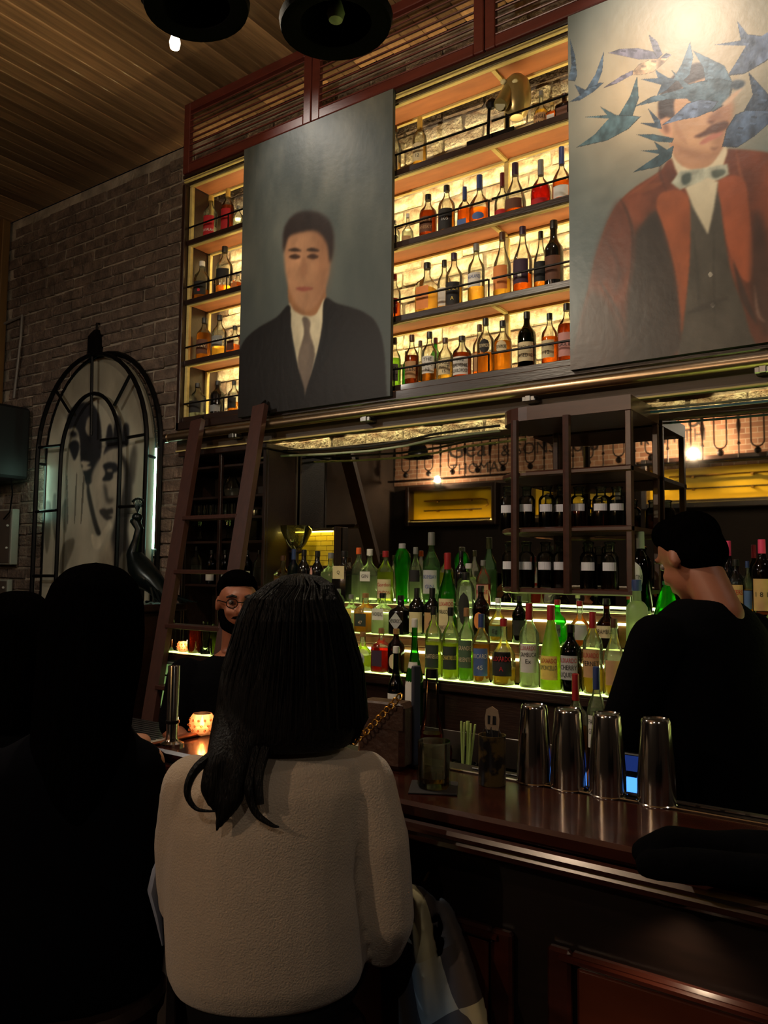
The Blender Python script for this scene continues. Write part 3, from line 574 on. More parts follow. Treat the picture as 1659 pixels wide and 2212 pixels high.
# ================================================================== BACK BAR with stepped lit tiers
acr = glow('lit_acrylic', (222, 255, 128), 2.8); acr2 = glow('lit_acrylic_dim', (222, 255, 128), 2.2); rled = glow('riser_led', (236, 255, 170), 6)
BX0, BX1 = -3.33, 1.2
bb = thing('back_bar', 'dark wooden back bar with three stepped tiers lit yellow-green from below', 'back bar', (BX0, 2.68, 0))
def R2(b): b.v = [(x-BX0, y-2.68, z) for x, y, z in b.v]; return b
TIERS = [(2.68, 2.83, 1.17), (2.83, 2.98, 1.315), (2.98, 3.325, 1.44)]
riser = mat('honey_wood_riser', (120, 76, 40), .5, vary=.35, stretch=(1, 5, 5))
R2(MB().bbox(BX0, BX1, 2.70, 3.32, .02, 1.12, .004)).build('carcass', wood_dk, bb)
for i, (y0, y1, z) in enumerate(TIERS):
    xa = BX0 if i == 0 else -2.74
    s = R2(MB().bbox(xa, BX1, y0, y1, z-.035, z-.004, .003)).build('tier_step', riser if i else wood_dk, bb)
    if i: R2(MB().bbox(xa, BX1, y0+.002, y0+.02, TIERS[i-1][2], z-.036, .002)).build('riser_board', riser, bb)
    yl = (y0+.035, y0+.105); R2(MB().box(xa+.02, BX1-.02, yl[0], yl[1], z-.0035, z)).build('light_panel', acr2 if i else acr, s)
    yr = y1-.002 if i < 2 else 3.312
    R2(MB().box(-2.7, BX1-.02, yr-.004, yr, z+.085, z+.094) if i < 2 else MB().box(-2.7, BX1-.02, yr-.004, yr, z+.006, z+.014)).build('led_strip', rled, s)
    R2(MB().bbox(xa, BX1, y0, y0+.018, z-.0035, z+.003, .001)).build('nosing', riser if i else wood_dk, s)
R2(MB().box(-2.74, BX1, 3.0, 3.31, 1.12, 1.40)).build('tier_core', wood_dk, bb)
for a in (-3.2, -2.45, -1.7, -.95, -.2, .55):
    d = R2(MB().bbox(a, a+.7, 2.684, 2.699, .12, .95, .006)).build('cupboard_door', wood_dk, bb); R2(MB().ball((a+.62, 2.676, .6), .014, 8, 6)).build('knob', brass, d)
# left pier under the peacock
pier = thing('timber_pier', 'dark timber pier at left end of back bar under the peacock', 'pier', (-3.72, 2.83, 0))
MB().bbox(-.2, .2, -.2, .2, 0, 1.36, .01).build('pier_body', wood_dk, pier); MB().bbox(-.23, .23, -.23, .23, 1.361, 1.40, .008).build('pier_cap', wood_dk, pier)
# speed rail along the back-bar front
sr = thing('speed_rail', 'steel speed rail holding bottles below the lit tiers', 'bottle rack', (-2.1, 2.56, .93))
MB().bbox(0, 1.38, -.05, .115, 0, .008, .002).build('tray', metal_st, sr); MB().bbox(0, 1.38, -.056, -.05, 0, .1, .001).build('front_lip', metal_st, sr)

# ================================================================== JAR RACK in front of the mirror
jr = thing('jar_rack', 'dark round-ended wooden rack of infusion jars in front of mirror', 'rack', (-1.23, 3.13, 1.515))
jx0, jx1, jy0, jy1 = -1.525, -.94, 2.95, 3.315
arc = [(jx0+.16-.16*math.sin(t), jy0+.16-.16*math.cos(t)) for t in np.linspace(0, PI/2, 7)]
poly = [(jx1, jy1), (jx1, jy0)]
poly = [(jx1, jy0)]; poly = [(jx0, jy1)]+[(jx1, jy1), (jx1, jy0)]+arc; poly = poly[::1]
def JR(b): b.v = [(x+1.23, y-3.13, z-1.515) for x, y, z in b.v]; return b
rackm = mat('reddish_dark_wood', (66, 36, 28), .35, vary=.35, stretch=(1, 6, 6), coat=.3)
for z in (1.515, 1.757, 1.985):
    s = JR(MB().prismz(poly, z, z+.016)).build('shelf', rackm, jr)
    JR(MB().tube([(x, y, z+.008) for x, y in [(jx1, jy0)]+arc+[(jx0, jy1)]], .012, 6).xf(Matrix.Identity(4))).build('edge_bead', rackm, s)
JR(MB().prismz(poly, 2.215, 2.272)).build('cornice', rackm, jr)
for x in (-1.413, -1.19): JR(MB().tube([(x, jy0-.012, 1.515), (x, jy0-.012, 2.215)], .017, 8)).build('post', rackm, jr)
JR(MB().bbox(jx1-.024, jx1, jy0, jy0+.03, 1.531, 2.214, .003)).build('end_post', rackm, jr); JR(MB().bbox(jx1-.024, jx1, jy1-.02, jy1, 1.531, 2.214, .003)).build('end_post', rackm, jr)
JR(MB().bbox(-1.40, -1.375, jy1-.02, jy1, 1.531, 2.214, .003)).build('rear_post', rackm, jr)
jlab = mat('paper_tag', (205, 205, 215), .8, vary=.08)
def jar(cx, topy, z, Yj, liq, fill, n, rowname):
    P_ = atY(cx, topy, Yj); h = P_.z-z; r = .034
    t = thing('infusion_jar', f'glass jar of {liq[0]} infusion, {n} on {rowname} of jar rack', 'jar', (P_.x, Yj, z))
    MB().lathe([(r*.95, 0), (r, .006), (r, h*.72), (r*.8, h*.8), (r*.55, h*.84), (r*.55, h*.98), (r*.62, h)], 16, cap1=False).build('glass', clear('clear_glass'), t, smooth=True)
    MB().lathe([(r*.9, .005), (r*.93, .01), (r*.93, h*fill)], 14).build('infusion', clear('liq_'+liq[0], liq[1], .25, .2), t, smooth=True)
    MB().lathe([(r*.56, h*.95), (r*.56, h), (r*.66, h+.002), (r*.66, h*1.05), (r*.4, h*1.07)], 12).build('stopper', clear('stopper_glass', (200, 205, 200), .2), t, smooth=True)
    b = MB(); a0 = -PI/2+.25
    b.rings([[(r*1.02*math.cos(a0+a), r*1.02*math.sin(a0+a), zz) for a in np.linspace(-.8, .8, 7)] for zz in (h*.42, h*.6)], False, False, False); b.build('paper_tag', jlab, t)
ORD = ['first', 'second', 'third', 'fourth', 'fifth', 'sixth', 'seventh', 'eighth', 'ninth', 'tenth', 'eleventh', 'twelfth', 'thirteenth', 'fourteenth', 'fifteenth', 'sixteenth', 'seventeenth', 'eighteenth', 'nineteenth', 'twentieth', 'last']
dkL, amL, pal = ('dark', (20, 14, 12)), ('amber', (150, 95, 40)), ('pale', (190, 180, 140))
for i, (cx, Yj, l, f) in enumerate(((1097, 3.12, dkL, .5), (1138, 3.0, dkL, .55), (1181, 3.04, dkL, .5), (1213, 3.08, amL, .45), (1250, 3.0, amL, .5), (1298, 3.0, amL, .6), (1333, 3.0, dkL, .7))): jar(cx, 1056, 1.774, Yj, l, f, ORD[i]+' from left', 'middle shelf')
for i, (cx, Yj, l, f) in enumerate(((1101, 3.1, dkL, .6), (1137, 3.0, dkL, .6), (1178, 3.03, dkL, .5), (1211, 3.06, amL, .5), (1271, 3.0, dkL, .6), (1317, 3.0, amL, .6))): jar(cx, 1176, 1.532, Yj, l, f, ORD[i]+' from left', 'lowest shelf')

# ================================================================== CABLES
for nm, off, col, lab in (('cable', 0, (170, 180, 150), 'loose white cable drooping along top of the mirror'), ('cable', .012, (18, 18, 20), 'loose black cable along top of the mirror')):
    pts = [atY(x, y-off*900, 3.2) for x, y in ((560, 990), (600, 985), (700, 981), (800, 974), (880, 962), (940, 948), (1010, 938), (1080, 930))]
    tag(MB().tube(pts, .006, 6).build(nm, mat('cable_%d' % col[0], col, .5, vary=.1)), lab, 'cable')
for off, col, lab in ((0, (60, 110, 150), 'blue cable stretched along mirror top beyond jar rack'), (.012, (120, 120, 112), 'grey cable stretched along mirror top beyond jar rack')):
    pts = [atY(x, y-off*600, 3.2) for x, y in ((1366, 893), (1450, 886), (1540, 878), (1659, 866), (1760, 858))]
    tag(MB().tube(pts, .005, 6).build('cable', mat('cable_%d' % col[0], col, .5, vary=.1)), lab, 'cable')

# ================================================================== GLASS HUTCH behind ladder
HX0, HX1, HY0, HY1 = -3.60, -2.93, 3.08, 3.33
hu = thing('glassware_hutch', 'dark wooden hutch of glassware and bottles behind the ladder', 'cabinet', (HX0, HY0, 1.175))
def HU(b): b.v = [(x-HX0, y-HY0, z-1.175) for x, y, z in b.v]; return b
for x in (HX0, -3.30, HX1-.03): HU(MB().bbox(x, x+.022, HY0, HY0+.02, 1.17, 2.24, .003)).build('front_stile', wood_dk, hu)
for x in (HX0, HX1-.03): HU(MB().bbox(x, x+.02, HY0+.021, HY1, 1.175, 2.24, .003)).build('side_panel', wood_dk, hu)
HU(MB().box(HX0, HX1, HY1-.012, HY1, 1.175, 2.24)).build('back_panel', mat('dim_back_panel', (44, 34, 26), .5), hu)
HS = [atY(470, y, HY0).z for y in (1263, 1168, 1116, 1071, 1004)]
for z in HS: HU(MB().bbox(HX0+.021, HX1-.031, HY0+.021, HY1-.013, z-.014, z, .002)).build('shelf', wood_dk, hu)
HU(MB().bbox(HX0-.02, HX1+.01, HY0-.02, HY1, 2.241, 2.27, .004)).build('cornice', wood_dk, hu)
gls = clear('clear_glass')
def glassware(name, lab, cx, z, Y, prof, n=14, cat='glass', group=None, m=None):
    P_ = atY(cx, 1200, Y); o_ = MB().lathe(prof, n, cap1=False).build(name, m or gls, None, (P_.x, Y, z), smooth=True); tag(o_, lab, cat, group); return o_
for i, cx in enumerate((424, 437, 450, 463, 484, 497, 510)):
    h = .075; glassware('shot_glass', f'small clear glass, {ORD[i]} from left in row on hutch shelf', cx, HS[2]+.001, 3.15, [(.018, 0), (.02, .002), (.024, h), (.022, h), (.017, .008), (0, .008)], group='row of small glasses in hutch')
for i, cx in enumerate((430, 492)):
    glassware('glass_compote', ['clear glass compote dish at left in hutch', 'clear glass compote dish at right in hutch'][i], cx, HS[1]+.001, 3.17, [(.045, 0), (.04, .006), (.012, .02), (.01, .05), (.016, .07), (.05, .085), (.062, .115), (.06, .115), (.045, .09), (0, .08)], 18)
glassware('glass_decanter', 'bell-shaped clear decanter on top shelf of hutch', 497, HS[3]+.001, 3.18, [(.05, 0), (.06, .02), (.058, .06), (.03, .1), (.014, .13), (.014, .2), (.018, .205)], 18, 'decanter')
for i, cx in enumerate((640, 540)):
    glassware('crystal_bowl', ['cut crystal bowl raised beside the hutch', 'cut crystal vase in hutch beside ladder upright'][i], cx, HS[1]+.001 if i else 1.70, 3.2 if i == 0 else 3.14, [(.03, 0), (.03, .01), (.05, .03), (.085, .1), (.09, .13), (.085, .13), (.045, .035), (0, .03)] if i == 0 else [(.05, 0), (.05, .01), (.06, .05), (.062, .17), (.058, .17), (.05, .02), (0, .02)], 10, 'bowl' if i == 0 else 'vase', m=clear('cut_crystal', (225, 225, 205), .15))
st = thing('bowl_stand', 'dark stand under the cut crystal bowl beside the hutch', 'stand', (atY(640, 1200, 3.2).x, 3.2, 1.44))
MB().lathe([(.07, 0), (.07, .012), (.014, .03), (.014, .24), (.04, .25), (.04, .259)], 14).build('pedestal', wood_dk, st, smooth=True)

# ================================================================== LADDER
tops = [atY(425, 926, 2.99), atY(560, 895, 2.99)]; bots = [atY(345, 1420, 2.63), atY(480, 1420, 2.63)]
lad = thing('library_ladder', 'dark red-brown wooden rolling ladder leaning on the rail', 'ladder', (bots[0].x, bots[0].y, 0))
lm = mat('ladder_wood', (62, 32, 24), .45, vary=.35, stretch=(6, 6, 1), coat=.1)
rails = []
for T_, B_ in zip(tops, bots):
    d = (B_-T_).normalized(); G = T_+d*((.0-T_.z)/d.z); U = T_-d*.05; rails.append((U, G))
    ax = Vector((1, 0, 0)); ax = (ax-d*ax.dot(d)).normalized(); nn = d.cross(ax)
    rr = [[p+ax*sx*.042+nn*sy*.016-lad.location for sx, sy in ((-1, -1), (1, -1), (1, 1), (-1, 1))] for p in (U, G)]
    MB().rings(rr).build('side_rail', lm, lad)
for py in (1116, 1233, 1347, 1470, 1600, 1760):
    tt = (atY(410, py, 2.8).z-rails[0][0].z)/(rails[0][1].z-rails[0][0].z); a, b = [r[0].lerp(r[1], tt) for r in rails]
    MB().bbox(a.x+.03-lad.location.x, b.x-.03-lad.location.x, a.y-.03-lad.location.y, a.y+.05-lad.location.y, a.z-.016, a.z+.006, .003).build('rung', lm, lad)
for U, G in rails: MB().tube([U-lad.location, U-lad.location+Vector((0, .03, .03)), U-lad.location+Vector((0, .04, -.02))], .01, 6).build('rail_hook', metal_bk, lad)

# ================================================================== PEACOCK on the pier
pk = thing('peacock_statue', 'dark green-black peacock statue standing on pier before the photograph', 'statue', (-3.70, 2.9, 1.401))
pkm = mat('dark_teal_bronze', (14, 26, 26), .28, .5, vary=.5, scale=30)
def pp(px, py): P_ = atY(px, py, 2.9); return (P_.x+3.70, P_.z-1.401)
b = MB(); path = [(298, 1112, .022), (293, 1128, .03), (301, 1143, .025), (297, 1165, .028), (290, 1195, .045), (302, 1225, .07), (318, 1248, .075), (335, 1262, .06), (355, 1290, .04)]
b.tube([(pp(x, y)[0], 0, pp(x, y)[1]) for x, y, r in path], [r for *_, r in path], 12); b.build('body', pkm, pk, smooth=True)
q = pp(296, 1118); MB().ball((q[0], 0, q[1]), (.034, .028, .028), 12, 8).build('head', pkm, pk, smooth=True); MB().tube([(q[0]-.02, 0, q[1]-.004), (q[0]-.05, 0, q[1]-.016), (q[0]-.062, 0, q[1]-.026)], [.015, .009, .002], 8).build('beak', pkm, pk, smooth=True)
q = pp(297, 1105)
for i in range(7):
    a = (i-3)*.2; cr = MB().tube([(q[0], 0, q[1]-.01), (q[0]+.07*math.sin(a), 0, q[1]+.065*math.cos(a))], .0035, 4).ball((q[0]+.078*math.sin(a), 0, q[1]+.074*math.cos(a)), .008, 6, 4); cr.build('crest_feather', pkm, pk)
for dx in (-.03, .03): q = pp(310, 1262); MB().tube([(q[0]+dx, dx, q[1]), (q[0]+dx, dx, .01), (q[0]+dx-.04, dx, .005)], .008, 6).build('leg', pkm, pk)
for i in range(9):
    a = pp(330+i*3, 1250+i*3); MB().tube([(a[0], (i-4)*.012, a[1]), (a[0]+.07, (i-4)*.016, a[1]-.05), (a[0]+.12+.008*i, (i-4)*.02, max(a[1]-.15, .012))], [.014, .012, .005], 6, flat=.5).build('tail_feather', pkm, pk)
# ================================================================== BOTTLES
PROF = {   # (radius, height fraction, squareness)
 'std': [(.9, 0), (1, .02), (1, .58), (.92, .65), (.6, .72), (.4, .77), (.33, .82), (.32, .97)],
 'tall': [(.9, 0), (1, .02), (1, .47), (.93, .55), (.6, .66), (.38, .76), (.32, .84), (.31, .97)],
 'squat': [(.9, 0), (1, .03), (1.0, .36), (.93, .47), (.6, .57), (.32, .64), (.27, .72), (.27, .97)],
 'port': [(.95, 0), (1, .02), (1, .54), (.93, .61), (.6, .68), (.42, .73), (.37, .8), (.36, .97)],
 'bell': [(.85, 0), (1, .08), (.98, .3), (.78, .48), (.45, .62), (.3, .7), (.27, .97)],
 'cone': [(.98, 0), (1, .03), (1, .34), (.9, .45), (.68, .6), (.45, .74), (.33, .82), (.32, .97)],
 'square': [(.9, 0, .9), (1, .02, .9), (1, .56, .9), (.9, .63, .7), (.5, .7, .2), (.36, .75, 0), (.34, .97, 0)],
 'bulb': [(.8, 0), (.86, .05), (.9, .4), (1, .6), (.95, .75), (.7, .84), (.4, .88), (.36, .97)],
 'shaker': [(.62, 0), (.7, .03), (.95, .66), (1, .68), (1, .76), (.93, .8), (.75, .87), (.4, .92), (.36, .97)],
 'frost': [(.95, 0), (1, .02), (1, .56), (.97, .61), (.7, .67), (.42, .7), (.4, .73), (.4, .97)],
 'flask': [(.9, 0, .5), (1, .03, .5), (1, .5, .4), (.8, .6, .2), (.4, .68, 0), (.32, .74, 0), (.31, .97, 0)],
 'prism': [(1, 0), (.98, .02), (.6, .6), (.3, .85), (.28, .97)],
}
GL = {'clear': (250, 252, 246), 'green': (110, 190, 100), 'dkgreen': (34, 58, 30), 'brown': (96, 58, 28), 'black': (16, 15, 15), 'bright green': (120, 248, 120), 'lemon frosted': (238, 250, 110), 'pale green': (190, 222, 196), 'frosted': (226, 232, 214), 'blue': (120, 140, 175)}
LQ = {'amber': (248, 190, 96), 'gold': (252, 216, 130), 'brown': (206, 126, 66), 'orange': (250, 166, 84), 'red': (226, 86, 72), 'yellow': (240, 244, 140), 'clear': (246, 248, 236), 'green': (196, 236, 130), 'dark': (100, 56, 36), 'lemon': (242, 252, 130), 'pink': (236, 130, 130)}
LC = {'white': (206, 204, 196), 'cream': (206, 190, 150), 'red': (170, 26, 34), 'black': (20, 19, 19), 'tan': (180, 140, 96), 'green': (70, 96, 66), 'blue': (70, 96, 150), 'orange': (214, 130, 66), 'grey': (128, 132, 132), 'purple': (54, 34, 54), 'yellow': (222, 198, 92), 'pink': (196, 140, 136), 'dark green': (38, 50, 38), 'brown': (92, 56, 38), 'silver': (170, 172, 170)}
CC = {'black': (18, 17, 17), 'gold': (188, 150, 70), 'red': (150, 30, 36), 'white': (214, 212, 204), 'cork': (150, 108, 66), 'green': (30, 90, 48), 'blue': (44, 60, 110), 'orange': (226, 100, 44), 'brown': (74, 44, 28), 'purple': (50, 30, 56), 'silver': (160, 160, 160), 'grey': (120, 120, 116), 'pink': (220, 60, 110), 'dark red': (96, 24, 28)}
def glassmat(g, lit=False):
    if 'frosted' in g: return clear('glass_'+g.replace(' ', '_'), GL[g], .75, .45)
    if g == 'black': return mat('black_bottle_glass', GL[g], .12, vary=.3, spec=.6)
    return clear('glass_'+g.replace(' ', '_')+('_backlit' if lit else ''), GL[g], (.12 if g in ('clear', 'pale green') else .2)+(.12 if lit else 0), .05)
ink = {c_: mat('ink_'+c_, LC.get(c_, CC.get(c_)), .7, vary=.05) for c_ in ('black', 'white', 'red', 'green', 'blue', 'tan', 'cream', 'yellow')}
COUNT = {}
def bottle(cx, top, wpx, base, Y, kind='std', glass='clear', liquid='amber', fill=.5, cap='black', label='cream', text=(), lab_z=(.16, .48), shape='rect', tcol='black', row='', desc=None, face=None, capf=.88, pos=None):
    P_ = atY(cx, top, Y); h = min(P_.z-base, .336) if base > 2.3 else P_.z-base; r = wpx/2*depth(P_)/F; R = r
    COUNT[row] = COUNT.get(row, 0)+1
    d = desc or f'{glass} bottle, {label} label, {cap} cap' if label else desc or f'{glass} bottle, {cap} cap'
    t = thing('bottle', f'{d}, {pos or ORD[COUNT[row]-1]+" from left"} on {row}', 'bottle', (P_.x, Y, base), 0, 'bottles on '+row)
    pr = PROF[kind]; body = [(q[0]*r, q[1]*h, q[2] if len(q) > 2 else 0) for q in pr]
    MB().lathe(body, 20, cap1=False).build('glass', glassmat(glass, base < 2), t, smooth=True)
    if glass != 'black' and liquid and fill > 0:
        lq = [(q[0]*r*.93, max(q[1]*h, .004), q[2] if len(q) > 2 else 0) for q in pr if q[1] < fill]
        for a, b in zip(pr[:-1], pr[1:]):
            if a[1] < fill <= b[1]:
                u = (fill-a[1])/(b[1]-a[1]); lq.append(((a[0]+(b[0]-a[0])*u)*r*.93, fill*h, (a[2]+(b[2]-a[2])*u) if len(a) > 2 else 0))
        MB().lathe(lq, 18).build('liquid', clear('liquid_'+liquid, LQ[liquid], .35, .2, 1.1), t, smooth=True)
    if cap:
        cr = pr[-1][0]*r*1.12; MB().lathe([(cr, h*capf), (cr*1.05, h*capf+.004), (cr, h*.995), (cr*.8, h)], 14).build('cap', mat('cap_'+cap.replace(' ', '_'), CC[cap], .4, vary=.15), t, smooth=True)
    if label:
        cam_a = math.atan2(-Y, -P_.x); ang = face if face is not None else -PI/2*.55+cam_a*.45+random.uniform(-.12, .12)
        z0, z1 = lab_z[0]*h, lab_z[1]*h; sq = len(pr[1]) > 2
        lm_ = mat('label_'+label.replace(' ', '_'), LC[label], .75, vary=.12, scale=30)
        b = MB(); wd = (.9 if shape == 'rect' else .62)*(.78 if not sq else .8)*1.25; n = 11; off = .0012
        if sq:
            g = r*.985+off; hwid = r*.78
            if shape == 'rect': pts = [(-hwid, z0), (hwid, z0), (hwid, z1), (-hwid, z1)]
            elif shape == 'diamond': zc = (z0+z1)/2; pts = [(-hwid*1.1, zc), (0, z0), (hwid*1.1, zc), (0, z1)]
            else: zc = (z0+z1)/2; pts = [(hwid*.8*math.cos(a), zc+(z1-z0)/2*math.sin(a)) for a in np.linspace(0, 2*PI, 16, endpoint=False)]
            b.add([(x, -g, zz) for x, zz in pts], [tuple(range(len(pts)))])
        else:
            def Rz(zz):
                f_ = zz/h
                for a, c_ in zip(pr[:-1], pr[1:]):
                    if a[1] <= f_ <= c_[1]: return r*(a[0]+(c_[0]-a[0])*(f_-a[1])/(c_[1]-a[1]))+off
                return r
            rows = []
            for zz in np.linspace(z0, z1, 3 if shape == 'rect' else 9):
                s_ = 1 if shape == 'rect' else (math.sqrt(max(0, 1-((zz-(z0+z1)/2)/((z1-z0)/2+1e-6))**2)) if shape == 'oval' else 1-abs((zz-(z0+z1)/2)/((z1-z0)/2)))
                rows.append([(Rz(zz)*math.cos(ang+u*wd*s_), Rz(zz)*math.sin(ang+u*wd*s_), zz) for u in np.linspace(-1, 1, n)])
            b.rings(rows, False, False, False); R = Rz((z0+z1)/2)
        lo_ = b.build('label', lm_, t, smooth=not sq)
        k = len(text)
        for i, s_ in enumerate(text):
            col = tcol
            if isinstance(s_, tuple): s_, col = s_
            zz = z1-(z1-z0)*(i+.7)/(k+.4); sz = min((z1-z0)/(k+.4)*.95, .024)
            if sq: lettering(s_, ink[col], lo_, sz, y=-(r*.985+off), z=zz, maxw=r*1.4)
            else: lettering(s_, ink[col], lo_, sz, R=R, z=zz, ang=ang, maxw=R*wd*1.8)
    return t
def shelfz(i): return SH[i]+.0245
UY = 3.185
def U(row, name, items):
    for it in items: kw = it[3] if len(it) > 3 else {}; bottle(it[0], it[1], it[2], shelfz(row), kw.pop('Y', UY), row=name, **kw)
D = dict
U(3, 'top shelf between paintings', [
 (853, 272, 28, D(label='white', liquid='gold', fill=.3, cap='brown')), (907, 253, 31, D(kind='std', label='cream', liquid='gold', fill=.45, cap='gold', capf=.76, text=('No', '12'))),
 (1169, 197, 33, D(kind='squat', label='tan', liquid='gold', fill=.5, cap='grey', lab_z=(.05, .4), text=('SINGLE', 'MALT'))), (1193, 222, 22, D(label='white', liquid='orange', fill=.6, kind='square', cap='gold')), (1219, 203, 32, D(glass='brown', label='brown', liquid='brown', kind='square', cap='brown'))])
U(2, 'second shelf between paintings', [
 (853, 477, 22, D(label='white', liquid='clear', cap='white')), (881, 462, 26, D(kind='squat', label='tan', lab_z=(.08, .3), liquid='clear', cap='white')),
 (925, 421, 38, D(label='brown', liquid='brown', fill=.62, cap='black', text=('MALT', 'WHISKY'), tcol='tan')), (965, 401, 37, D(label='black', liquid='amber', fill=.5, cap='black', text=('105',), tcol='white', lab_z=(.1, .5))),
 (1004, 404, 28, D(kind='flask', label='blue', liquid='orange', fill=.5, cap='blue', capf=.7, lab_z=(.08, .25))), (1036, 379, 44, D(kind='squat', label='blue', liquid='orange', fill=.34, cap='blue', capf=.74, lab_z=(.1, .24), shape='oval')),
 (1085, 374, 34, D(kind='squat', label='red', liquid='orange', fill=.22, cap='dark red', capf=.72, lab_z=(.05, .2))), (1113, 353, 47, D(kind='bell', label='brown', liquid='orange', fill=.16, cap='purple', capf=.78, lab_z=(.12, .3))),
 (1168, 346, 43, D(kind='squat', label='red', liquid='red', fill=.48, cap='grey', capf=.7, lab_z=(.06, .2))), (1213, 318, 40, D(kind='squat', label='white', liquid='orange', fill=.4, cap='blue', capf=.7, lab_z=(.1, .3)))])
U(1, 'third shelf between paintings', [
 (853, 593, 27, D(label='red', liquid='orange', fill=.4, cap='red', text=('ABBEY',), tcol='white')), (923, 568, 40, D(kind='square', label='orange', liquid='gold', fill=.5, cap='black', lab_z=(.1, .52))),
 (960, 562, 30, D(label='white', liquid='gold', fill=.4, Y=3.235)), (981, 547, 37, D(label='black', liquid='gold', fill=.4, cap='purple', text=(('MALT', 'yellow'), 'A'), tcol='yellow', lab_z=(.06, .46))),
 (1029, 527, 37, D(label='white', liquid='gold', fill=.3, cap='grey', text=('HIGHLAND', ''), tcol='blue', lab_z=(.28, .5))), (1085, 502, 39, D(kind='tall', label='orange', liquid='gold', fill=.3, cap='brown', lab_z=(.14, .48))),
 (1129, 490, 42, D(kind='tall', label='purple', liquid='orange', fill=.3, cap='purple', lab_z=(.16, .5), text=('', '■'), tcol='white')), (1168, 500, 31, D(label='black', liquid='amber', fill=.4, cap='black', kind='tall')),
 (1196, 477, 41, D(kind='port', glass='black', label='brown', cap='black', lab_z=(.12, .46)))])
U(0, 'lowest shelf between paintings', [
 (853, 730, 27, D(glass='clear', label='white', liquid='green', fill=.6, cap='brown', text=('GLEN', 'LIVET'))), (878, 759, 18, D(glass='green', label=None, liquid=None, cap='green', Y=3.24, desc='green glass bottle with green cap')),
 (890, 724, 31, D(label='tan', liquid='brown', fill=.6, cap='brown', text=('GLEN',))), (908, 736, 24, D(label='tan', liquid='amber', fill=.5, cap='brown', Y=3.245)),
 (928, 717, 34, D(label='white', liquid='amber', fill=.3, cap='black', text=('THE', 'GLENLIVET', '12'), lab_z=(.2, .52))), (941, 730, 26, D(glass='green', label='white', liquid=None, cap='dark red', Y=3.25)),
 (962, 730, 33, D(label='cream', liquid='gold', fill=.45, cap='brown', text=('SINGLE', 'MALT', '15'))), (998, 726, 41, D(label='white', liquid='brown', fill=.6, cap='black', text=('The', 'BALVENIE', 'DOUBLEWOOD'), lab_z=(.1, .5))),
 (1036, 701, 30, D(label='tan', liquid='orange', fill=.5, cap='brown', Y=3.245)), (1049, 688, 37, D(kind='std', label='black', liquid='amber', fill=.4, cap='black', shape='oval', lab_z=(.38, .62), text=('BOWMORE',), tcol='cream')),
 (1086, 693, 39, D(label='cream', liquid='amber', fill=.6, cap='black', shape='oval', lab_z=(.36, .6), text=('BOWMORE',))), (1138, 674, 40, D(glass='dkgreen', label='cream', liquid='amber', fill=.3, cap='black', text=('CAOL ILA', 'AGED 12'), lab_z=(.14, .46))),
 (1187, 677, 35, D(label='cream', liquid='orange', fill=.55, cap='black', text=('BOWMORE', '12'))), (1224, 656, 40, D(label='pink', liquid='brown', fill=.65, cap='black', text=('CAOL ILA',), lab_z=(.12, .5)))])
LB = 'shelf left of dark portrait'
U(3, 'top '+LB, [(456, 423, 30, D(label='red', liquid='clear', cap='gold', fill=.3, lab_z=(.08, .52), text=('', 'KAVALAN'), tcol='white')), (493, 408, 28, D(label='red', liquid='brown', fill=.62, cap='gold', capf=.82, lab_z=(.08, .54))), (515, 445, 22, D(label=None, liquid='clear', cap='grey', desc='small clear glass bottle'))])
U(2, 'second '+LB, [(437, 565, 34, D(label='black', liquid='amber', fill=.3, cap='white', text=('', '●'), tcol='red')), (474, 572, 22, D(label='black', liquid='amber', Y=3.25)), (486, 533, 36, D(label='black', liquid='amber', fill=.2, cap='black', lab_z=(.34, .52))), (514, 590, 22, D(kind='square', label='orange', liquid='orange', cap='grey'))])
U(1, 'third '+LB, [(442, 687, 33, D(label='brown', liquid='amber', fill=.64, cap='black', text=('ISLAY',), tcol='cream')), (475, 681, 32, D(label='grey', liquid='gold', fill=.28, cap='black', lab_z=(.26, .5), text=('ISLAY',), tcol='white')), (508, 704, 27, D(kind='square', label='brown', liquid='orange', fill=.35, cap='black'))])
U(0, 'lowest '+LB, [(428, 828, 35, D(label='black', liquid='clear', fill=.2, cap='black')), (471, 823, 31, D(glass='black', label='grey', cap='black', lab_z=(.12, .3))), (506, 823, 26, D(label='black', liquid='amber', fill=.35, cap='black'))])
def T(row, name, Y, items):
    z = TIERS[row][2]+.0035
    for it in items: kw = it[3] if len(it) > 3 else {}; bottle(it[0], it[1], it[2], z, kw.pop('Y', Y), row=name, **kw)
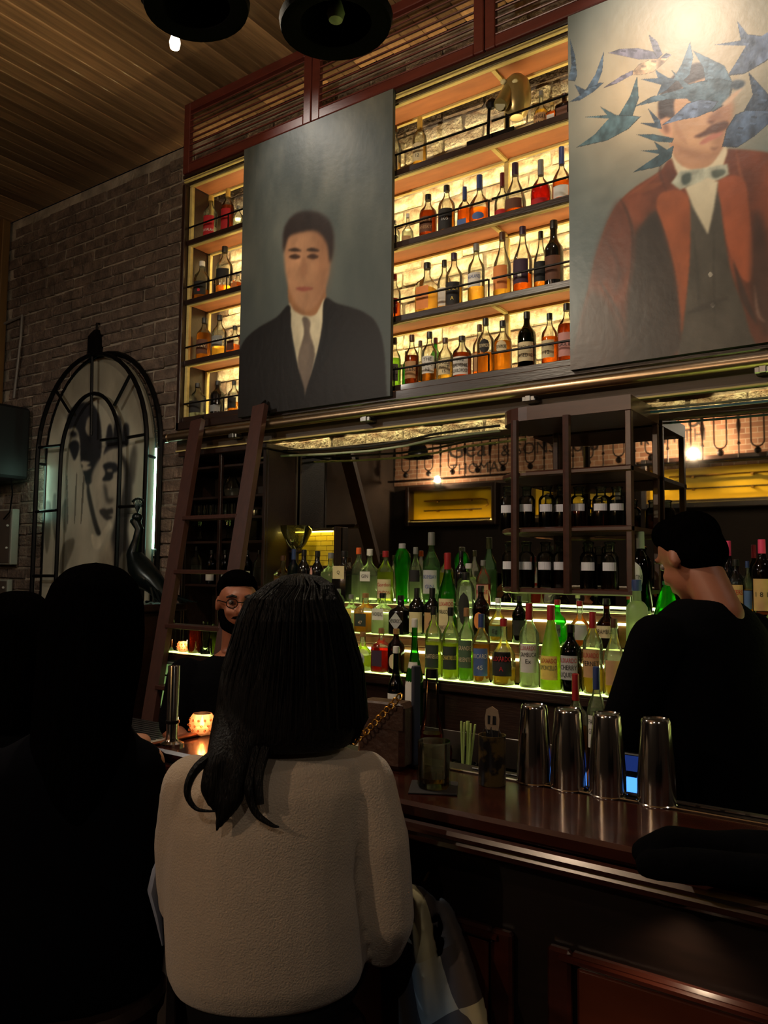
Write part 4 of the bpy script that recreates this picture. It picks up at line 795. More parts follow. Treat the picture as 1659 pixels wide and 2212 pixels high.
T(2, 'back tier of lit bar', 3.06, [
 (612, 1200, 30, D(label='brown', liquid='amber', cap='brown', kind='square')), (635, 1186, 27, D(glass='blue', label=None, liquid='clear', cap='blue', capf=.7, desc='bluish clear bottle with blue neck foil')), (657, 1187, 30, D(glass='black', label=None, cap='black', desc='black glass bottle')),
 (686, 1190, 31, D(glass='black', label='pink', cap='black', shape='oval', lab_z=(.42, .68), face=-2.2)), (715, 1194, 33, D(kind='square', label=None, liquid='clear', fill=.6, cap='grey', desc='square clear bottle with ridged grey cap')),
 (744, 1190, 40, D(kind='square', glass='black', label='cream', cap='black', lab_z=(.45, .7), text=('Q',))), (775, 1183, 31, D(label=None, liquid='clear', cap='orange', fill=.5, desc='clear bottle with orange stopper')),
 (799, 1186, 34, D(kind='square', label='white', liquid='clear', fill=.5, cap='white', lab_z=(.4, .58), text=('GIN',))), (833, 1190, 37, D(label='cream', liquid='yellow', fill=.6, cap='red', lab_z=(.1, .46), text=('Gordon', 'LONDON'), tcol='red')),
 (869, 1174, 37, D(kind='shaker', glass='bright green', liquid='lemon', fill=.6, label=None, cap='silver', desc='ribbed bright green shaker-shaped bottle')), (898, 1182, 29, D(label='black', liquid='clear', cap='grey', lab_z=(.4, .6))),
 (932, 1150, 37, D(kind='port', glass='pale green', label='silver', liquid='clear', cap='grey', capf=.82, text=('BOMBAY', 'GIN'), tcol='blue')), (996, 1190, 28, D(glass='black', label=None, cap='black', desc='slim black glass bottle')),
 (1013, 1217, 40, D(kind='square', label='silver', liquid='clear', cap='white')), (1044, 1210, 32, D(label='pink', liquid='pink', fill=.5, cap='grey', text=('ROSE',), tcol='red')),
 (1383, 1148, 46, D(glass='dkgreen', label='white', liquid=None, cap='silver', capf=.78, shape='oval', lab_z=(.26, .62), text=('MARTINI',), face=-1.72)),
 (1440, 1255, 56, D(kind='prism', glass='bright green', liquid='green', fill=.2, label=None, cap='green', desc='faceted green triangular bottle', Y=3.03)), (1573, 1168, 30, D(glass='dkgreen', label=None, liquid=None, cap='pink', capf=.8, desc='dark bottle with purple-pink cap', Y=3.1)),
 (1589, 1208, 38, D(glass='brown', label='tan', liquid=None, cap='black', text=('BITTERS', 'No 1'), tcol='red', lab_z=(.1, .56))), (1614, 1212, 22, D(label='blue', liquid='amber', cap='blue')), (1645, 1165, 42, D(glass='brown', label='tan', liquid=None, cap='pink', capf=.82, text=('1 8 1',), lab_z=(.1, .5)))])
T(1, 'middle tier of lit bar', 2.91, [
 (703, 1270, 32, D(label='white', liquid='clear', cap='red')), (730, 1272, 31, D(kind='bulb', label=None, liquid='clear', cap='grey', desc='knobbly clear bottle')), (759, 1284, 30, D(kind='square', label='yellow', liquid='clear', cap='grey', lab_z=(.3, .62), text=('Yuzu',))),
 (790, 1281, 38, D(kind='square', label='dark green', liquid='amber', fill=.5, cap='cork', text=('', '47'), tcol='cream')), (827, 1281, 37, D(kind='square', label='white', liquid='clear', fill=.5, cap='black', lab_z=(.34, .62), text=('NORDIC',))),
 (866, 1286, 40, D(kind='square', glass='black', label='silver', cap='black', shape='diamond', lab_z=(.12, .58), text=("HENDRICK'S",))), (901, 1270, 36, D(glass='black', label='cream', cap='black', capf=.8, lab_z=(.08, .5), text=('A',))),
 (934, 1270, 36, D(glass='black', label='tan', cap='black', capf=.8, lab_z=(.08, .5), text=('A',))), (967, 1194, 41, D(kind='tall', glass='green', label='cream', liquid=None, cap='red', capf=.8, lab_z=(.06, .46), text=(('LUXARDO', 'red'), 'MARASCHINO', '', 'ORIGINALE'))),
 (1006, 1236, 42, D(kind='bulb', label='black', liquid='clear', fill=.3, cap='black', lab_z=(.2, .7), shape='oval')), (1039, 1265, 37, D(glass='brown', label='orange', liquid='brown', cap='black', shape='oval', lab_z=(.2, .52))),
 (1076, 1292, 41, D(kind='squat', label='green', liquid='gold', fill=.4, cap='white', lab_z=(.12, .36), text=('Eg',))), (1122, 1287, 32, D(glass='dkgreen', label='black', liquid='amber', cap='black')),
 (1204, 1295, 38, D(kind='flask', glass='bright green', label='green', liquid='green', fill=.5, cap='red', text=('RUM',), lab_z=(.2, .46))), (1252, 1298, 45, D(label='silver', liquid='orange', fill=.25, cap='red', kind='squat')),
 (1310, 1293, 50, D(kind='squat', glass='brown', label='cream', liquid='brown', cap='black', text=('DRAMBUIE',), lab_z=(.22, .46))), (1375, 1252, 46, D(kind='frost', glass='frosted', label='red', liquid='clear', fill=.5, cap='blue', capf=.84, shape='oval', lab_z=(.06, .18)))])
T(0, 'front tier of lit bar', 2.755, [
 (758, 1346, 27, D(label='white', liquid='clear', cap='black')), (784, 1365, 43, D(kind='squat', label='silver', liquid='yellow', fill=.4, cap='cork', shape='oval', lab_z=(.1, .5), text=('GIN',))),
 (824, 1357, 34, D(kind='square', label='purple', liquid='red', fill=.56, cap='cork', shape='rect', lab_z=(.14, .5))), (856, 1358, 37, D(glass='brown', label='cream', liquid='red', fill=.5, cap='cork', shape='oval', lab_z=(.1, .46))),
 (937, 1310, 37, D(label='dark green', liquid='yellow', fill=.5, cap='black', text=('CHARTREUSE',), tcol='cream', lab_z=(.14, .46))), (974, 1312, 37, D(label='dark green', liquid='lemon', fill=.5, cap='black', text=('CHARTREUSE',), tcol='yellow', lab_z=(.14, .46))),
 (1008, 1313, 36, D(label='green', liquid='green', fill=.4, cap='cork', text=('GRANDE', 'ABSENTE'), tcol='cream', lab_z=(.18, .56))), (1040, 1326, 38, D(label='blue', liquid='amber', fill=.56, cap='blue', text=('RICARD', '45'), tcol='white', lab_z=(.1, .5), capf=.8)),
 (1088, 1336, 52, D(kind='squat', label='black', liquid='gold', fill=.24, cap='red', text=('LUXARDO', 'A'), tcol='red', lab_z=(.14, .5))), (1143, 1303, 43, D(label='white', liquid='clear', fill=.3, cap='red', capf=.8, text=(('LUXARDO', 'red'), 'SAMBUCA', 'Ex', ''), lab_z=(.18, .52))),
 (1190, 1307, 47, D(kind='cone', glass='lemon frosted', label='yellow', liquid='lemon', fill=.75, cap='red', capf=.82, text=(('LUXARDO', 'red'), 'LIMONCELLO', ''), lab_z=(.12, .4), tcol='green')),
 (1233, 1349, 46, D(glass='dkgreen', label='silver', liquid='dark', fill=.5, cap='black', text=(('LUXARDO', 'red'), 'CHERRY', 'LIQUEUR'), lab_z=(.18, .54))), (1280, 1322, 43, D(label='tan', liquid='gold', fill=.3, cap='red', capf=.8, text=(('LUXARDO', 'red'), 'FERNET', ''), lab_z=(.2, .54))),
 (1326, 1336, 43, D(label='tan', liquid='gold', fill=.3, cap='brown', lab_z=(.14, .46), kind='tall'))])
for it in [(856, 1396, 35, D(kind='port', glass='dkgreen', label='white', liquid='amber', fill=.3, cap='white', capf=.93, text=('', 'LAPHROAIG', '10', ''), lab_z=(.16, .52), Y=2.56)), (896, 1336, 40, D(kind='tall', glass='green', label='white', liquid=None, cap='white', capf=.93, lab_z=(.3, .66), Y=2.56, text=('', '', ''))),
           (1243, 1455, 40, D(kind='square', label='cream', liquid='amber', fill=.5, cap='red', capf=.74, text=("Maker's", 'Mark'), lab_z=(.3, .55), Y=2.5)), (1288, 1440, 42, D(label='white', liquid='amber', fill=.3, cap='blue', capf=.8, text=('FAMOUS', 'GROUSE', ''), tcol='black', lab_z=(.3, .58), Y=2.5)),
           (1345, 1478, 42, D(label='grey', liquid='brown', cap='black', Y=2.5, lab_z=(.1, .4)))]:
    kw = it[3]; bottle(it[0], it[1], it[2], .9385, kw.pop('Y'), row='steel speed rail', **kw)
HB = 'hutch lower shelf'
for i, cx in enumerate((425, 458, 487, 535, 560)): bottle(cx, 1188 if i else 1180, 24, HS[0]+.001, 3.17, glass='dkgreen' if i in (1, 2, 3) else 'clear', liquid=None if i in (1, 2, 3) else 'clear', label='white' if i in (1, 2, 3) else None, cap='black', desc=None if i in (1, 2, 3) else 'slim clear bottle', row=HB, lab_z=(.1, .4))
# ================================================================== BAR COUNTER
mahog = mat('polished_mahogany', (62, 26, 17), .22, vary=.5, scale=4, stretch=(.6, 7, 7), coat=.5)
bc = thing('bar_counter', 'long polished mahogany bar counter with panelled front', 'bar counter', (-1.85, 1.475, 0))
def B(b): b.v = [(x+1.85, y-1.475, z) for x, y, z in b.v]; return b
KX0, KX1 = -1.85, 2.56
B(MB().bbox(KX0, KX1, 1.475, 1.765, 1.065, 1.10, .008)).build('counter_top', mahog, bc)
B(MB().tube([(KX0, 1.474, 1.052), (KX1, 1.474, 1.052)], .012, 8)).build('nosing_bead', mahog, bc, smooth=True)
B(MB().tube([(KX0, 1.50, 1.028), (KX1, 1.50, 1.028)], .016, 8)).build('nosing_cove', mahog, bc, smooth=True)
B(MB().bbox(KX0, KX0+.03, 1.477, 2.0, 1.101, 1.112, .004)).build('end_lip', mat('copper_edge', (150, 84, 52), .3, .6, vary=.2), bc)
B(MB().bbox(KX0+.06, KX1, 1.60, 1.63, .02, 1.06, .003)).build('front_board', mat('ebonised_board', (24, 13, 9), .4, vary=.4, stretch=(1, 6, 6)), bc)
B(MB().bbox(KX0+.04, KX1, 1.56, 1.60, .98, 1.018, .008)).build('frieze_moulding', mahog, bc)
B(MB().bbox(KX0+.04, KX1, 1.57, 1.60, 0, .14, .008)).build('plinth', mahog, bc)
B(MB().bbox(KX0+.02, KX0+.06, 1.56, 2.1, .02, 1.06, .003)).build('end_board', wood_dk, bc)
for i in range(4):
    a = -1.69+i*1.075-.075; b = a+.995; z0, z1 = .22, .835
    pn = B(MB().bbox(a+.06, b-.06, 1.588, 1.5995, z0+.03, z1-.03, .006)).build('front_panel', mat('glossy_panel', (92, 42, 22), .28, vary=.4, scale=3, stretch=(.8, 6, 3), coat=.4), bc)
    for x0, x1, q0, q1 in ((a, a+.05, z0, z1), (b-.05, b, z0, z1), (a+.05, b-.05, z0, z0+.025), (a+.05, b-.05, z1-.028, z1)):
        B(MB().bbox(x0, x1, 1.578, 1.5995, q0, q1, .006)).build('panel_moulding', mahog, pn)
    B(MB().tube([(a+.03, 1.576, z1-.014), (b-.03, 1.576, z1-.014)], .007, 6)).build('panel_bead', mahog, pn)
B(MB().bbox(KX0+.03, KX1, 1.767, 1.875, 1.07, 1.092, .003)).build('service_ledge', mat('dark_rubber_mat', (34, 26, 22), .5, vary=.3), bc)
B(MB().bbox(KX0+.03, KX1, 1.7655, 1.7745, 1.0925, 1.1045, .002)).build('steel_edge', chrome, bc)
sl = MB().bbox(-.032, .032, -.005, .005, 0, .004, .002).mesh('mat_ridge', mat('mat_ridge', (58, 46, 40), .4, vary=.2))
for i in range(46):
    for j in range(2):
        x = -1.0+i*.05+(j % 2)*.025
        if x > .4: continue
        o = bpy.data.objects.new('mat_ridge', sl); COL.objects.link(o); o.parent = bc; o.location = (x+1.85, 1.80-1.475+j*.04, 1.0925)
# inner work bench
wk = thing('bar_well', 'steel work bench behind the counter', 'work bench', (-1.75, 1.885, 0))
MB().bbox(0, 1.13, 0, .235, .90, .93, .004).build('bench_top', metal_st, wk); MB().bbox(0, 1.13, .0, .225, .02, .895, .004).build('bench_body', mat('dark_steel_front', (40, 40, 42), .4, .7), wk)
db = thing('drain_bench', 'ribbed steel drain bench seen past counter end', 'work bench', (-3.2, 2.15, 0))
MB().bbox(0, .68, 0, .32, .86, .885, .004).build('bench_top', metal_st, db)
for lx, ly in ((.03, .03), (.65, .03), (.03, .29), (.65, .29)): MB().tube([(lx, ly, 0), (lx, ly, .858)], .016, 8).build('leg', metal_st, db)
for i in range(10): MB().bbox(.04, .64, .03+i*.028, .042+i*.028, .8855, .891, .002).build('drain_rib', metal_st, db)
# lit glass-front fridge by drain bench
fg = thing('bar_fridge', 'small lit steel fridge opening beside the chrome post', 'fridge', (-3.30, 2.655, .90))
for q in ((0, .36, 0, .022, 0, .012), (0, .36, 0, .022, .22, .232), (0, .012, 0, .022, .012, .22), (.348, .36, 0, .022, .012, .22)): MB().bbox(*q, .002).build('door_frame', mat('pale_steel_frame', (150, 165, 150), .35, .6), fg)
MB().box(.013, .347, .018, .022, .013, .219).build('lit_back', glow('fridge_light', (150, 190, 110), .32), fg)
MB().box(.14, .346, .008, .017, .014, .12).build('dark_crate', mat('dark_crate', (16, 18, 18), .6), fg); MB().box(.02, .34, .004, .016, .16, .168).build('wire_shelf', metal_st, fg)

# ================================================================== THINGS ON THE COUNTER
def on(px, py, z=1.1): return atZ(px, py, z)
tumbler_p = [(.033, 0), (.036, .004), (.038, .104), (.0365, .104), (.034, .014), (0, .012)]
p = on(937, 1703); nb = .0
cst = tag(MB().bbox(-.055, .055, -.055, .055, 0, .003, .001).build('paper_napkin', mat('dark_napkin', (42, 36, 34), .9), None, (p.x, p.y, 1.1005), (0, 0, .5)), 'dark square napkin under the whisky tumbler', 'napkin')
t = thing('whisky_tumbler', 'cut glass whisky tumbler almost empty on the counter', 'glass', (p.x, p.y, 1.1038))
MB().lathe(tumbler_p, 20, cap1=False).build('glass', clear('cut_crystal'), t, smooth=True); MB().lathe([(.0335, .0145), (.0345, .024)], 16).build('whisky', clear('liquid_gold', LQ['gold'], .35, .2, 1.1), t, smooth=True)
for i in range(14): a = 2*PI*i/14; MB().tube([(.0375*math.cos(a), .0375*math.sin(a), .006), (.0382*math.cos(a), .0382*math.sin(a), .045)], .0018, 4).build('cut_flute', gls, t)
for i, (bx, by, hh) in enumerate(((1131, 1696, .186), (1207, 1709, .186), (1297, 1722, .186), (1414, 1734, .186))):
    q = on(bx, by, 1.105); q.y = max(q.y, 1.79)
    t = thing('shaker_tin', ['first steel shaker tin from left, upturned beside patterned can', 'second steel shaker tin from left, upturned on bar mat', 'third steel shaker tin, upturned left of blue screen', 'rightmost steel shaker tin, upturned before the bartender'][i], 'shaker tin', (q.x, q.y, 1.0975), 0, 'upturned shaker tins')
    MB().lathe([(.0425, 0), (.0435, .002), (.0435, .005), (.0415, .007), (.0405, .06), (.036, .12), (.0315, .176), (.030, .182), (.0285, .184), (.027, .181)], 28).build('tin', chrome, t, smooth=True)
    MB().lathe([(.0265, .1812), (.0, .1815)], 20, cap0=False).build('recessed_base', metal_st, t)
q = on(1063, 1694)
t = thing('tool_can', 'patterned tin can holding bar tools on the counter', 'can', (q.x, q.y, 1.1005))
MB().lathe([(.031, 0), (.032, .002), (.032, .112), (.033, .114), (.031, .114), (.0305, .004), (0, .004)], 20).build('can', mat('floral_tin', (104, 84, 44), .4, scale=28, col2=(28, 26, 24), thr=(.46, .54)), t, smooth=True)
q2 = [(0, 0, .01), (.004, 0, .15), (.006, 0, .2)]
op = MB().prism([(-.017, .125), (.017, .125), (.019, .15), (.015, .172), (0, .18), (-.015, .172), (-.019, .15)], -.001, .001).build('bar_blade', mat('beige_vinyl', (190, 160, 128), .5), t)
MB().prism([(-.011, .138), (.011, .138), (.011, .158), (-.011, .158)], -.0018, -.0012).build('blade_print', mat('dark_print', (24, 20, 20), .6), op); MB().prism([(-.004, .138), (.002, .138), (.003, .158), (-.003, .158)], -.0026, -.002).build('blade_mark', mat('beige_vinyl', (190, 160, 128), .5), op)
MB().prism([(-.016, .02), (.016, .02), (.016, .125), (-.016, .125)], -.001, .001).build('blade_shaft', mat('dark_vinyl', (30, 26, 28), .5), t)
for i in range(5): a = i*1.3; MB().tube([(.02*math.cos(a), .02*math.sin(a), .01), (.022*math.cos(a), .022*math.sin(a), .12), (.014*math.cos(a), .02*math.sin(a), .135), (.006*math.cos(a), .02*math.sin(a), .12)], .0012, 5).build('wire_loop', metal_st, t)
q = atY(838, 1672, 1.70)
t = thing('handbag', 'brown leather handbag with gold chain standing on the counter', 'handbag', (q.x, 1.70, 1.1005), .1)
MB().bbox(-.075, .06, -.035, .04, 0, .165, .012).build('bag_body', mat('brown_leather', (66, 36, 18), .5, vary=.35, scale=14, bump=.2), t); MB().bbox(-.077, .062, -.038, -.0355, .1, .163, .001).build('flap', mat('brown_leather', (66, 36, 18), .5), t)
ch = [(.055-.011*i, -.045-.001*i, .185-.0115*i if i < 9 else .085-.01*(i-9)) for i in range(12)]
lk = MB()
for a in np.linspace(0, 2*PI, 9)[:-1]: pass
for i, (x, y, z) in enumerate(ch):
    ring = [(x+.008*math.cos(a), y+(.003*math.sin(a) if i % 2 else .006*math.sin(a)), z+.008*math.sin(a)) for a in np.linspace(0, 2*PI, 9)]
    MB().tube(ring, .0024, 5).build('chain_link', brass, t)
q = atY(897, 1690, 1.735)
t = thing('menu_holder', 'dark upright menu board standing behind the tumbler', 'menu holder', (q.x, 1.735, 1.1005), -.25); MB().bbox(-.006, .006, -.012, .012, 0, .255, .002).build('board', mat('slate_board', (44, 46, 58), .5), t); MB().bbox(-.02, .02, -.016, .016, 0, .008, .001).build('foot', metal_bk, t)
# inner bench things
def W(px, py, Y): P_ = atY(px, py, Y); return P_
bz = .9305
P_ = W(933, 1445, 2.05); hh = P_.z-bz
t = thing('juice_bottle', 'clear pouring bottle of red juice behind the menu board', 'bottle', (P_.x, 2.05, bz)); hr_ = .036
MB().lathe([(hr_, 0), (hr_, hh*.5), (hr_*.7, hh*.62), (hr_*.5, hh*.9), (hr_*.55, hh*.94)], 16, cap1=False).build('glass', gls, t, smooth=True); MB().lathe([(hr_*.93, .004), (hr_*.93, hh*.46), (hr_*.9, hh*.5)], 14).build('juice', clear('liquid_red', LQ['red'], .35, .2, 1.1), t, smooth=True)
MB().lathe([(hr_*1.02, hh*.1), (hr_*1.02, hh*.3)], 16, cap0=False, cap1=False).build('label', mat('label_cream', LC['cream'], .75), t); MB().lathe([(hr_*.56, hh*.93), (hr_*.5, hh)], 12).build('pourer', metal_bk, t, smooth=True)
P_ = W(1005, 1560, 2.0)
t = thing('straw_cup', 'black cup of pale green paper straws on inner bench', 'cup', (P_.x, 2.0, bz)); MB().lathe([(.03, 0), (.034, .13), (.032, .13), (.028, .004), (0, .004)], 16).build('cup', mat('black_plastic', (14, 14, 15), .4), t, smooth=True)
for i in range(9):
    a = i*2.1; r_ = .006+.018*random.random(); dx, dy = r_*math.cos(a), r_*math.sin(a)
    tl_ = [(-.02, .015), (.012, .0), (-.012, .01)][i % 3]; MB().tube([(dx*.6, dy*.6, .008), (dx+tl_[0]+.02*(i % 2), dy+tl_[1], .235+.012*random.random())], .0034, 6).build('straw', mat('pale_straw', (176, 196, 110), .5, vary=.1), t)
P_ = W(985, 1550, 2.08); t = thing('syrup_jug', 'small jug of red syrup beside the straws', 'jug', (P_.x, 2.09, bz)); MB().lathe([(.028, 0), (.03, .1), (.024, .13), (.026, .15)], 14, cap1=False).build('glass', gls, t, smooth=True); MB().lathe([(.026, .004), (.028, .095)], 14).build('syrup', clear('liquid_red', LQ['red'], .35, .2, 1.1), t, smooth=True)
P_ = W(800, 1545, 2.05); t = thing('condiment_tray', 'wooden tray of small pourers and garnish on inner bench', 'tray', (P_.x, 2.03, bz)); MB().bbox(-.13, .09, -.05, .05, 0, .08, .006).build('tray', mat('warm_wood', (96, 54, 26), .5, vary=.3), t)
for i in range(6): MB().lathe([(.012, .081), (.013, .11), (.006, .118), (.004, .14)], 10, c=(-.11+i*.034, .012*(-1)**i, 0)).build('pourer', [mat('white_cap', (210, 205, 195), .5), chrome, mat('ivory_cap', (190, 180, 150), .5)][i % 3], t, smooth=True)
P_ = W(1352, 1694, 2.02)
t = thing('till_screen', 'small till display glowing blue between two shaker tins', 'screen', (P_.x, 2.03, .9305)); hz = P_.z-.9305
MB().bbox(-.06, .06, 0, .02, hz-.03, hz+.075, .003).build('bezel', mat('black_plastic', (14, 14, 15), .4), t); MB().box(-.055, .055, -.0015, -.0005, hz-.02, hz+.017).build('screen', glow('blue_screen', (70, 140, 255), 1.6), t); MB().box(-.055, .055, -.0015, -.0005, hz+.032, hz+.07).build('screen_dim', glow('blue_screen_dim', (40, 70, 160), .25), t)
MB().bbox(-.03, .03, .002, .05, 0, hz-.031, .003).build('stand', mat('black_plastic', (14, 14, 15), .4), t)
# chrome post at counter corner, candles
q = on(318, 1600); t = thing('chrome_post', 'upright chrome tube post at left end of the counter', 'post', (-1.80, 1.53, 1.1005))
MB().lathe([(.034, 0), (.034, .006), (.02, .012), (.0165, .02), (.0165, .22), (.0155, .222)], 18).build('tube', chrome, t, smooth=True); MB().lathe([(.0185, .06), (.0195, .063), (.0185, .069)], 18).build('collar', metal_bk, t, smooth=True)
flame_m = glow('candle_flame', (255, 178, 96), 26)
cutg = clear('pressed_pink_glass', (255, 222, 196), .3, .1)
def candle(lab, loc, s=1, power=.35):
    t = thing('candle_holder', lab, 'candle', loc)
    MB().lathe([(.02*s, 0), (.03*s, .004*s), (.039*s, .03*s), (.036*s, .052*s), (.028*s, .064*s), (.026*s, .064*s), (.033*s, .05*s), (.036*s, .03*s), (.026*s, .008*s), (0, .006*s)], 18).build('glass_globe', cutg, t, smooth=True)
    for k in range(3):
        for j in range(12):
            a = 2*PI*(j+.5*(k % 2))/12; rr_ = (.0375, .0395, .036)[k]*s; MB().ball((rr_*math.cos(a), rr_*math.sin(a), (.018, .032, .048)[k]*s), .004*s, 6, 4).build('glass_bead', cutg, t)
    MB().lathe([(.018*s, .0085*s), (.018*s, .022*s)], 12).build('wax', mat('wax', (220, 200, 170), .6), t); MB().lathe([(.002, .022*s), (.007*s, .032*s), (.004*s, .045*s), (.0005, .056*s)], 10).build('flame', flame_m, t, smooth=True)
    lamp('POINT', 'candle_light', (0, 0, .055*s), power, (1, .55, .25), .012, parent=t); return t
q = on(436, 1588); candle('glowing pressed-glass candle globe on the counter beside cream sweater', (q.x, q.y, 1.1005), 1, .5)
TZ = 1.1735; q = atY(396, 1412, 2.755); candle('small lit candle on back bar behind the ladder', (q.x, 2.755, TZ), .85, .35)
def tiered(name, lab, cx, prof, n=14, liq=None, cat='glass', m=None):
    q = atY(cx, 1412, 2.76); t = thing(name, lab, cat, (q.x, 2.76, TZ)); MB().lathe(prof, n, cap1=False).build('glass', m or gls, t, smooth=True)
    if liq: MB().lathe(liq[0], n).build('drink', clear('liquid_'+liq[1], LQ[liq[1]], .35, .2, 1.1), t, smooth=True)
tiered('cut_tumbler', 'diamond-cut amber glass standing behind the small candle', 418, [(.028, 0), (.034, .03), (.038, .13), (.036, .13), (.03, .01), (0, .01)], 9, m=clear('amber_cut', (210, 160, 130), .25))
tiered('hurricane_glass', 'waisted clear glass beside the beer on back bar', 443, [(.024, 0), (.024, .01), (.016, .03), (.026, .09), (.02, .13), (.024, .16), (.022, .16), (.014, .03), (0, .02)])
tiered('beer_glass', 'glass of pale beer on back bar beside ladder', 466, [(.026, 0), (.03, .02), (.034, .15), (.032, .15), (.027, .01), (0, .01)], liq=([(.026, .012), (.0315, .12)], 'yellow'))
tiered('tall_glass_jar', 'tall clear jar at left end of back bar', 366, [(.03, 0), (.032, .01), (.032, .14), (.02, .16), (.022, .17)])
# shelf curio
b0, b1 = atY(1015, 318, 3.15), atY(1118, 290, 3.15); sz = shelfz(3)
t = thing('brass_curio', 'antique brass bell-shaped curio on black base, top shelf between paintings', 'ornament', (atY(1066, 300, 3.17).x, 3.17, sz))
wd = abs(b1.x-b0.x); MB().bbox(-wd/2, wd/2, -.04, .04, 0, .045, .004).build('base', metal_bk, t)
def cu(px, py): Q = atY(px, py, 3.17); return Q.x-t.location.x, Q.z-sz
antb = mat('aged_brass', (158, 138, 88), .3, .55, vary=.35, scale=12)
cx_, cz = cu(1112, 250); _, ct = cu(1112, 158); hh = ct-cz
MB().lathe([(.03, 0), (.05, .02), (.066, hh*.35), (.066, hh*.62), (.055, hh*.84), (.03, hh*.97), (.0, hh)], 18, c=(cx_, .02, cz)).build('bell_body', antb, t, smooth=True)
x1_, z1_ = cu(1096, 243); x2_, z2_ = cu(1104, 195); MB().tube([(x1_, -.07, z1_), (x2_, -.005, z2_)], [.032, .036], 16).build('front_cylinder', antb, t, smooth=True); MB().tube([(x1_, -.073, z1_-.001), (x1_, -.071, z1_)], .024, 16).build('lens', mat('dull_lens', (80, 74, 50), .4, .6), t)
for px_ in (1095, 1120): xx, zz = cu(px_, 185); MB().ball((xx, -.035, zz), (.016, .012, .012), 10, 6).build('dome_glint', mat('painted_glint', (212, 200, 150), .4), t)  # pale ovals stand for two bright reflections on the brass dome
xx, zz = cu(1096, 270); MB().tube([(xx, 0, .045), (xx, 0, cu(1096, 240)[1])], .01, 8).build('stem', metal_bk, t)
xx, zz = cu(1062, 225); MB().tube([(xx-.02, 0, .045), (xx-.012, 0, zz)], .008, 6).ball((xx, 0, zz), (.03, .022, .026), 10, 6).build('knob_arm', metal_bk, t)
# ================================================================== PEOPLE
def solidify(mb, name, m, parent, voxel=.012, smooth=6, fac=.5):
    o = mb.build(name, m, parent); r = o.modifiers.new('r', 'REMESH'); r.mode = 'VOXEL'; r.voxel_size = voxel
    if smooth: s_ = o.modifiers.new('s', 'SMOOTH'); s_.factor = fac; s_.iterations = smooth
    bpy.context.view_layer.update()
    me = bpy.data.meshes.new_from_object(o.evaluated_get(bpy.context.evaluated_depsgraph_get())); o.modifiers.clear(); o.data = me; me.name = name
    me.polygons.foreach_set('use_smooth', [True]*len(me.polygons)); me.materials.clear(); me.materials.append(m); return o
def limb(b, pts, n=12):
    P_ = [Vector(p[:3]) for p in pts]; R_ = [p[3] for p in pts]; path, rad = [], []
    for i in range(len(P_)-1):
        for u in np.linspace(0, 1, 5, endpoint=False): path.append(P_[i].lerp(P_[i+1], u)); rad.append(R_[i]+(R_[i+1]-R_[i])*u)
    path.append(P_[-1]); rad.append(R_[-1]); b.tube(path, rad, n)
    for p, r in zip(P_, R_): b.ball(p, r*.99, n, 8)
def hand(b, w, d, side, curl=.5, s=1):
    """palm and five fingers from wrist w along d; side = thumb direction"""
    d = Vector(d).normalized(); sd = Vector(side); sd = (sd-d*sd.dot(d)).normalized(); nrm = d.cross(sd)*(1 if True else -1); w = Vector(w)
    if nrm.z > 0: nrm = -nrm
    limb(b, [(*(w), .021*s), (*(w+d*.05*s+sd*.008), .022*s), (*(w+d*.085*s), .019*s)]); limb(b, [(*(w+d*.03*s-sd*.018*s), .017*s), (*(w+d*.085*s-sd*.022*s), .015*s)]); limb(b, [(*(w+d*.03*s+sd*.018*s), .017*s), (*(w+d*.085*s+sd*.024*s), .015*s)])
    for k, L in ((1.5, .066), (.5, .076), (-.5, .07), (-1.5, .055)):
        p = w+d*.085*s+sd*k*.0175*s; q = p+(d*.6+nrm*curl*.35)*L*s*.55; r = q+(d*(.6-curl*.5)+nrm*(.3+curl*.5))*L*s*.5
        limb(b, [(*p, .0092*s), (*q, .0086*s), (*r, .0072*s)], 8)
    p = w+d*.03*s+sd*.03*s; q = p+(d*.5+sd*.7)*.035*s; r = q+(d*.8+sd*.15+nrm*.3)*.03*s; limb(b, [(*p, .012*s), (*q, .010*s), (*r, .008*s)], 8)
def headshape(b, c, M3, s=1):
    def T(x, y, z): return Vector(c)+M3 @ (Vector((x, y, z))*s)
    def E(x, y, z, rx, ry, rz):
        k = len(b.v); b.ball((0, 0, 0), (rx*s, ry*s, rz*s), 16, 10); b.v[k:] = [tuple(T(x, y, z)+M3 @ Vector(p)) for p in b.v[k:]]
    E(0, -.008, .03, .076, .095, .085); E(0, .024, -.045, .057, .066, .066); E(0, .055, -.095, .026, .026, .022)
    for sx in (-1, 1): E(sx*.077, -.005, -.012, .01, .02, .032); E(sx*.034, .062, -.03, .024, .024, .022)
    for a, r1, b_, r2 in (((0, .088, .012), .009, (0, .107, -.028), .014), ((-.04, .084, .03), .01, (.04, .084, .03), .01), ((-.02, .086, -.066), .0085, (.02, .086, -.066), .0085), ((-.012, .096, -.032), .009, (.012, .096, -.032), .009)): limb(b, [(*T(*a), r1*s), (*T(*b_), r2*s)], 8)
    limb(b, [(*T(0, -.02, -.06), .055*s), (*T(0, -.028, -.19), .056*s)])
def rot3(yaw=0, pitch=0, roll=0): return (Matrix.Rotation(yaw, 3, 'Z') @ Matrix.Rotation(pitch, 3, 'X') @ Matrix.Rotation(roll, 3, 'Y'))
